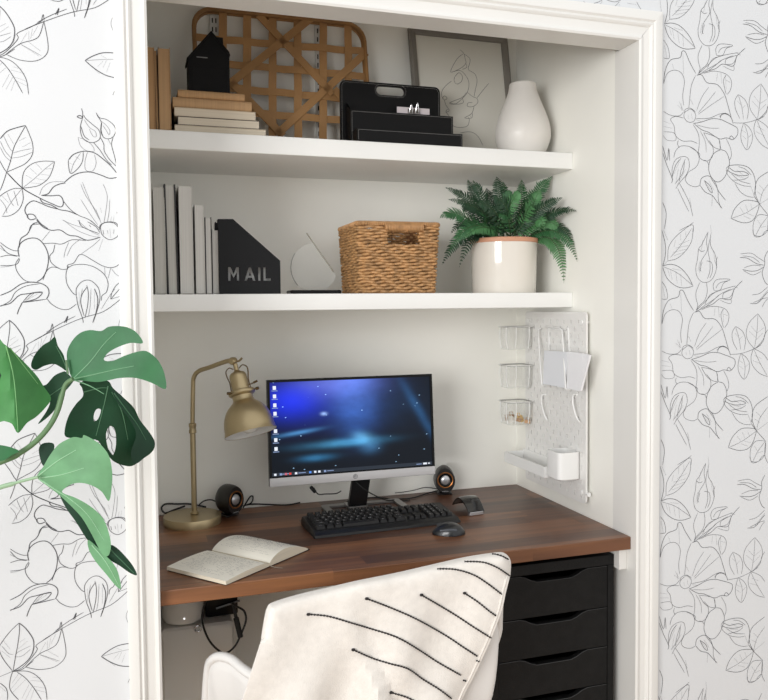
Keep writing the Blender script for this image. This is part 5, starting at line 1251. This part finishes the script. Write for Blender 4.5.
# ------------------------------------------------------------------ chair with draped throw
CY = -.20                                     # plane of the chair back
def chair():
    sm = mat('chair_shell', (226,224,221), .35, var=.01); wl = mat('leg_wood', (180,140,98), .5, var=.1); 
    xl, xr = at(270, 640, y=CY+.03).x, at(495, 640, y=CY+.03).x
    cx = (xl+xr)/2; hw = (xr-xl)/2
    t = thing('desk_chair', 'white moulded armchair pushed under the desk, mostly hidden by the throw', 'chair', (cx, CY+.28, 0))
    zt = at(400, 575, y=CY+.02).z-.012; za = at(225, 655, y=.02).z; zs = .42
    # rim of shell in plan: s 0..1 left arm front -> back -> right arm front
    A_ = lambda u, v, y: at(u, v, y=y)-Vector((cx, 0, 0))
    rim = [A_(205, 730, .06), A_(206, 700, .05), A_(208.5, 668, .03), A_(213, 659, .01), A_(221, 656.5, -.01), A_(232, 660, -.04), A_(243, 669, -.08), A_(256, 676, -.12), A_(272, 672, -.16), A_(290, 650, -.195),
           (-hw+.10, CY-.01, zt-.06), (-hw+.16, CY-.015, zt-.01), (-.06, CY-.015, zt+.002), (.08, CY-.015, zt+.002), (hw-.09, CY-.015, zt-.004), (hw-.035, CY-.01, zt-.03), (hw-.008, CY+.0, zt-.10), (hw-.004, CY+.03, za+.02), (hw+.012, -.10, za-.03), (hw+.05, .0, za-.03), (hw+.07, .10, za-.01), (hw+.07, .2, za-.03), (hw+.06, .26, za-.09)]
    rim = [Vector(q) for q in rim]
    rp = smoothpts(rim, 4); cen = Vector((0, .06, zs)); rings_o = []; K = 9
    nR = len(rp)
    vs = []; 
    for r in rp:
        for k in range(K+1):
            f = k/K; q = Vector((r.x*(1-f)**.45 if False else r.x, r.y, r.z))
            g = math.cos(f*PI/2); hgt = zs+(r.z-zs)*(1-math.sin(f*PI/2))
            q = Vector((cen.x+(r.x-cen.x)*(g**.16 if f < 1 else 0), cen.y+(r.y-cen.y)*(g**.16 if f < 1 else 0), hgt))
            vs.append(q+Vector((cx, 0, 0)))
    b = MB(); b.add(vs, [(i*(K+1)+k, (i+1)*(K+1)+k, (i+1)*(K+1)+k+1, i*(K+1)+k+1) for i in range(nR-1) for k in range(K)])
    sh = b.build('seat_shell', sm, t); so = sh.modifiers.new('thick', 'SOLIDIFY'); so.thickness = .006; so.offset = 0
    lp = MB(); lp.tube([p+Vector((cx, 0, 0)) for p in rp], .0105, 10); lp.build('rolled_rim', sm, t)
    for sx, sy in ((-1, -1), (1, -1), (-1, 1), (1, 1)):
        l_ = MB(); l_.tube([(cx+sx*.10, .06+sy*.09, zs-.015), (cx+sx*.22, .06+sy*.21, .0)], [.015, .010], 12); l_.build('leg', wl, t)
    br = MB()
    for s1 in (-1, 1): br.tube([(cx+s1*.13, .06-.11, .36), (cx-s1*.13, .06+.11, .36)], .005, 8)
    br.tube([(cx-.12, -.06, zs-.02), (cx+.12, -.06, zs-.02), (cx+.12, .18, zs-.02), (cx-.12, .18, zs-.02)], .006, 8, closed=True)
    br.build('bracing', mat('chair_steel', (40,40,42), .4, .8), t)
chair()
def throw():
    wv = mat('woven_cotton', (228,223,216), .95, var=.05, vs=60, bump=.5, bs=420, sheen=.3); yn = mat('black_yarn', (38,34,34), .9)
    YB = CY-.058
    top = [(262,640),(265,620),(268,608),(274,603),(300,595),(330,588),(360,581),(395,574),(430,566),(465,558),(490,554),(503,553),(508.5,556.5),(511,563),(510.5,575)]
    lef = [(262,640),(254,665),(246,690),(240,712),(232,760)]
    rig = [(510.5,575),(506,592),(503,606),(497,624),(488,646),(474,676),(462,700),(440,760)]
    def fold(x, z):      # soft vertical folds spreading from the top
        f = .010*math.sin((x*1.0+z*.25)*26+1.2)+.006*math.sin((x-z*.5)*41)
        k = max(0, min(1, (.80-z)/.25)); 
        u = (x-.33)-(.80-z)*.35
        return 1.5*f*(.2+.8*k)-.020*math.exp(-(u/.022)**2)*k+.018*math.exp(-((u-.035)/.02)**2)*k
    def S(u, v, off=0.):
        p = at(u, v, y=YB)
        for _ in range(5): p = at(u, v, y=YB-off+fold(p.x, p.z)-.06*max(0, .8-p.z)*.0)
        return p
    # outline in px -> refine
    def dens(L, n):
        L = [Vector((a, b, 0)) for a, b in L]; return smoothpts(L, n)
    ob = dens(rig, 4)[:-1]; 
    bottom = [(440-i*26, 760) for i in range(0, 9)]
    out = [(p.x, p.y) for p in dens(top, 6)[:-1]]+[(p.x, p.y) for p in ob]+bottom+[(p.x, p.y) for p in dens(lef, 4)[::-1]][0:-1]
    # round the edges backwards near the top line so the cloth wraps over the chair
    topd = [Vector((p.x, p.y)) for p in dens(top, 6)]
    def dist_top(u, v):
        return min((Vector((u, v))-q).length for q in topd)
    def fn(u, v, side):
        d = dist_top(u, v); R = 11.
        back = 0
        if d < R: back = .030*(1-math.sqrt(max(0, 1-((R-d)/R)**2)))
        p = S(u, v, -back)
        return p if side == 0 else p+Vector((0, .006, 0))
    ex = []
    dt = [Vector((p.x, p.y)) for p in dens(top, 6)]
    for i in range(1, len(dt)-1):
        tg = (dt[i+1]-dt[i-1]).normalized(); nn = Vector((-tg.y, tg.x))
        for dd in (1.2, 2.6, 4.4, 7., 10.):
            if dd < 8 or i % 2: ex.append(dt[i]+nn*dd)
    b = MB(); b.sheet(out, [], 6.5, fn, .006, extra=ex, skip=lambda q: dist_top(q.x, q.y) < 12)
    # part hanging down over the inner side of the back
    tp = [fn(p.x, p.y, 1) for p in dens(top, 3)]; rg = []
    for k in range(9):
        f = k/8; rg.append([q+Vector((0, .02*math.sin(f*PI/2)*1.+.015*f, -.30*f*f*(.4+.6*math.sin(PI*i/(len(tp)-1))))) for i, q in enumerate(tp)])
    vs = [q for r in rg for q in r]; n = len(tp)
    b.add(vs, [(r*n+i, r*n+i+1, (r+1)*n+i+1, (r+1)*n+i) for r in range(8) for i in range(n-1)])
    # hem along the right edge
    hem = [fn(p.x-3.5, p.y, 0)+Vector((0, -.0005, 0)) for p in dens(rig, 5)]
    b.tube(hem, .0022, 6)
    # stitched yarn stripes (beaded)
    s = 2.743
    Zp = lambda x, y: (240+x/s, 540+y/s)
    stripes = [[(187,203),(240,208),(300,225),(360,243),(430,266),(490,300),(540,333),(605,370)],[(347,160),(400,180),(460,205),(510,230),(570,265),(610,292),(650,318)],[(497,150),(540,175),(590,205),(640,238),(688,268)],[(615,145),(650,168),(680,192),(702,208)],
        [(540,78),(590,80),(640,95),(680,120),(718,149)],[(615,58),(665,60),(705,75),(738,97)],[(692,37),(715,42),(735,52)],[(310,300),(360,322),(410,338),(460,352),(500,380),(545,408),(580,434)],[(413,417),(450,428),(480,442),(560,490),(600,520)],
        [(612,384),(620,386)],[(648,330),(655,332)],[(520,480),(580,520),(640,580)]]
    for st in stripes:
        pts = [fn(p.x, p.y, 0)+Vector((0, -.0022, 0)) for p in dens([Zp(*q) for q in st], 5)]
        L = [0]
        for i in range(1, len(pts)): L.append(L[-1]+(pts[i]-pts[i-1]).length)
        x = 0; j = 0; rr = []; path = []
        while x < L[-1]:
            while j < len(L)-2 and L[j+1] < x: j += 1
            f = (x-L[j])/max(1e-9, L[j+1]-L[j]); path.append(pts[j].lerp(pts[j+1], f)); rr.append([.0021, .0015, .0008, .0015][len(rr) % 4]); x += .0016
        if len(path) > 2: b.tube(path, rr, 6, 1)
        if st[0][0] in (187, 347, 497, 615, 310, 413) and len(st) > 3 and st[0][1] > 100:
            p = pts[0]; b.lathe([(0, -.003), (.003, -.002), (.0042, 0), (.003, .002), (0, .003)], tuple(p), 8, 1)
    o = b.build('throw_blanket', [wv, yn]); tag(o, 'cream woven throw with black stitched stripes draped over the chair back', 'blanket')
throw()
# ------------------------------------------------------------------ monstera
def monstera():
    t = thing('monstera_plant', 'green monstera plant reaching in from the left in front of the papered wall', 'plant', (-.62, -.22, 0))
    def gm(name, c, r=.5): return mat(name, c, r, var=.16, vs=22, bump=.1, bs=60, spec=.3)
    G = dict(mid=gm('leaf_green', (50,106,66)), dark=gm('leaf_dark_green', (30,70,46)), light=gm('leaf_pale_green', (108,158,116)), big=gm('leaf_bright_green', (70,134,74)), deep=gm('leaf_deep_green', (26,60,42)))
    vein = dict((k, mat('vein_'+k, c, .5)) for k, c in (('mid', (112,160,122)), ('dark', (84,128,96)), ('light', (150,196,156)), ('big', (120,178,116)), ('deep', (60,104,76))))
    def leaf(outl, Y, key, holes=(), veins=(), tilt=(0, 0), curl=0., name='leaf', label=None, ridge=None):
        o = [(q.x, q.y) for q in smoothpts([(a, b, 0) for a, b in outl], 4, closed=True)]
        cu = sum(a for a, b in outl)/len(outl); cv = sum(b for a, b in outl)/len(outl)
        def Yf(u, v):
            y = Y+tilt[0]*(u-cu)/400+tilt[1]*(v-cv)/400+curl*(((u-cu)/40)**2+((v-cv)/40)**2)*.01
            if ridge:
                (a, b), (c, d) = ridge; L = math.hypot(c-a, d-b); dd = abs((u-a)*(d-b)-(v-b)*(c-a))/L; y += .0009*dd*(1 if curl <= 0 else 1)
            y += .0011*math.sin(u*.13+v*.05)+.001*math.sin(v*.11-u*.06)
            return y
        fn = lambda u, v, s: at(u, v, y=Yf(u, v)+s*.0009)
        m = MB(); m.sheet(o, [[(q.x, q.y) for q in smoothpts([(a, b, 0) for a, b in h], 3, closed=True)] for h in holes], 4.2, fn, .001)
        for vn in veins:
            pts = smoothpts([(a, b, 0) for a, b in vn], 5); n = len(pts)
            m.tube([fn(q.x, q.y, 0)+Vector((0, -.0002, 0)) for q in pts], [.0013*(1-.65*i/n) for i in range(n)], 5, 1)
        x = m.build(name, [G[key], vein[key]], t)
        if label: x['label'] = label
        return x
    # leaf hanging in the back, dark, with holes
    leaf([(80,383),(92,378),(108,381),(113,388),(124,398),(134,408),(140,420),(150,433),(155,443),(152,452),(141,460),(132,466),(122,465),(112,460),(103,448),(97,440),(88,440),(80,438),(66,437),(65,428),(69,415),(76,404),(83,396),(82,388)], -.20, 'dark',
         holes=[[(97,409),(101,410),(98,419),(94,421),(94,414)],[(110,426),(115,430),(116,444),(113,455),(108,448),(106,434)]], veins=[[(108,386),(104,405),(96,436)],[(112,392),(122,412),(128,440)],[(84,392),(100,388),(108,388)]], tilt=(.2, .1), label='dark green hanging leaf with two holes')
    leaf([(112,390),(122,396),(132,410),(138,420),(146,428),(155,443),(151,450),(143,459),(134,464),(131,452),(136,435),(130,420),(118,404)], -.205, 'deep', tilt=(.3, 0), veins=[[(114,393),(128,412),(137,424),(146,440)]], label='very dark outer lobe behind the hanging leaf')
    leaf([(73,380),(66,372),(62,372),(54,376),(47,384),(42,386),(36,390),(36,398),(46,396),(50,402),(46,412),(38,424),(48,417),(56,408),(62,395),(70,386)], -.235, 'dark', veins=[[(72,381),(58,390),(44,400)]], label='dark narrow leaf behind the main leaf')
    leaf([(66,370),(64,356),(58,346),(55,337),(50,341),(42,346),(34,356),(31,366),(36,370),(44,366),(54,364),(62,368)], -.24, 'dark', veins=[[(68,376),(64,362),(56,346)]], tilt=(0, .2), label='small dark leaf above the main leaf node')
    leaf([(73,379),(68,366),(67,352),(72,341),(80,333),(90,330),(101,331),(108,327),(116,326),(126,327),(136,332),(143,343),(130,343),(116,348),(107,354),(104,360),(112,361),(124,356),(136,352),(146,351),(155,357),(161,365),(165,376),(165.5,389),(152,383),(136,378),(120,378),(110,380),(98,382),(86,381)], -.27, 'mid',
         veins=[[(73,379),(90,362),(104,344),(116,332)],[(73,379),(96,374),(118,369),(134,366)],[(74,380),(90,386),(104,394)]], tilt=(-.25, 0), curl=.25, label='broad mid-green leaf with a deep notch')
    leaf([(-6,340),(4,344),(14,352),(26,364),(37,376),(44,387),(51,398),(46,407),(36,417),(27,423),(18,433),(12,424),(4,421),(-8,417)], -.30, 'big', veins=[[(6,346),(14,380),(18,431)],[(10,348),(24,366),(38,384)]], tilt=(.25, 0), ridge=((6,346),(18,433)), label='large bright leaf cut by the left edge')
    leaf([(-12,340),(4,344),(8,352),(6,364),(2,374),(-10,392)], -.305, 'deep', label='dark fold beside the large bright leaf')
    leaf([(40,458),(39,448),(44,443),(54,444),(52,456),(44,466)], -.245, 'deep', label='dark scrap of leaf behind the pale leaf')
    leaf([(0,445),(10,447),(19,451),(12,455),(2,461),(-8,458),(-8,445)], -.29, 'mid', label='small leaf tip on the lower stem')
    # pale leaf and its drooping lobes
    leaf([(110,545),(117,548),(126,557),(133,566),(137,575),(130,573),(120,566),(113,562),(108,558),(104,552)], -.262, 'deep', veins=[[(110,549),(134,573)]], label='dark pointed tip at the lower right')
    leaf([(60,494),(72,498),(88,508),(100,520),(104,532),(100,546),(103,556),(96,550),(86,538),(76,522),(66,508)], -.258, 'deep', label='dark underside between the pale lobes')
    leaf([(88,540),(96,546),(106,556),(112,562),(118,572),(121,588),(116,586),(106,574),(96,562),(89,550)], -.27, 'light', veins=[[(92,545),(106,562),(119,586)]], label='lowest pale lobe with a sharp tip')
    leaf([(37,477),(43,467),(50,455),(58,445),(66,440),(74,437),(82,438),(84,435),(94,440),(102,446),(109,456),(112,470),(112,484),(109,501),(102,492),(93,486),(82,483),(72,484),(64,489),(63,493),(76,498),(90,506),(102,517),(108,530),(111,545),(108,556),(101,552),(92,535),(82,518),(70,505),(58,494),(46,485)], -.29, 'light',
         veins=[[(37,477),(56,462),(76,450)],[(38,478),(60,475),(84,468)],[(38,478),(56,490),(70,499),(88,515),(104,540)]], tilt=(-.15, .1), curl=.2, label='pale green leaf with a long drooping lobe')
    st = mat('petiole_green', (96,128,88), .5, var=.1)
    s = MB(); s.tube(smoothpts([at(73,379,y=-.268), at(66,384,y=-.262), at(62,395,y=-.26), at(57,412,y=-.26), at(48,428,y=-.262), at(34,443,y=-.266), at(16,455,y=-.27), at(-10,466,y=-.27), at(-60,490,y=-.27), Vector((-.50, -.24, .95)), Vector((-.60, -.22, .45))], 5), [.0040]*10+[.0048]*20+[.006]*21, 10); s.build('stem', st, t)
    s = MB(); s.tube(smoothpts([at(38,477,y=-.288), at(26,480,y=-.285), at(12,484,y=-.283), at(-8,491,y=-.28), at(-60,520,y=-.27), Vector((-.52, -.23, .85)), Vector((-.61, -.22, .45))], 5), [.0026]*10+[.004]*21, 8); s.build('stem', mat('petiole_pale', (150,180,146), .5), t)
    s = MB(); s.tube(smoothpts([at(0,345,y=-.302), at(-20,370,y=-.30), at(-70,450,y=-.28), Vector((-.55, -.23, .9)), Vector((-.63, -.22, .45))], 5), .0042, 8); s.build('stem', st, t)
    s = MB(); s.tube(smoothpts([at(68,374,y=-.245), at(67,366,y=-.244), at(66,360,y=-.243)], 3), .0018, 6); s.build('stem', st, t)
    s = MB(); s.tube(smoothpts([(-.62, -.22, .25), (-.615, -.215, .36), (-.61, -.22, .47)], 4), .016, 12); s.build('trunk', mat('monstera_trunk', (92,98,62), .7, var=.2), t)
    MB().lathe([(0, 0), (.12, 0), (.13, .01), (.16, .29), (.165, .30), (.155, .30), (.15, .26), (0, .255)], (-.62, -.22, 0), 40).build('pot', mat('white_planter', (225,224,220), .4), t)
monstera()
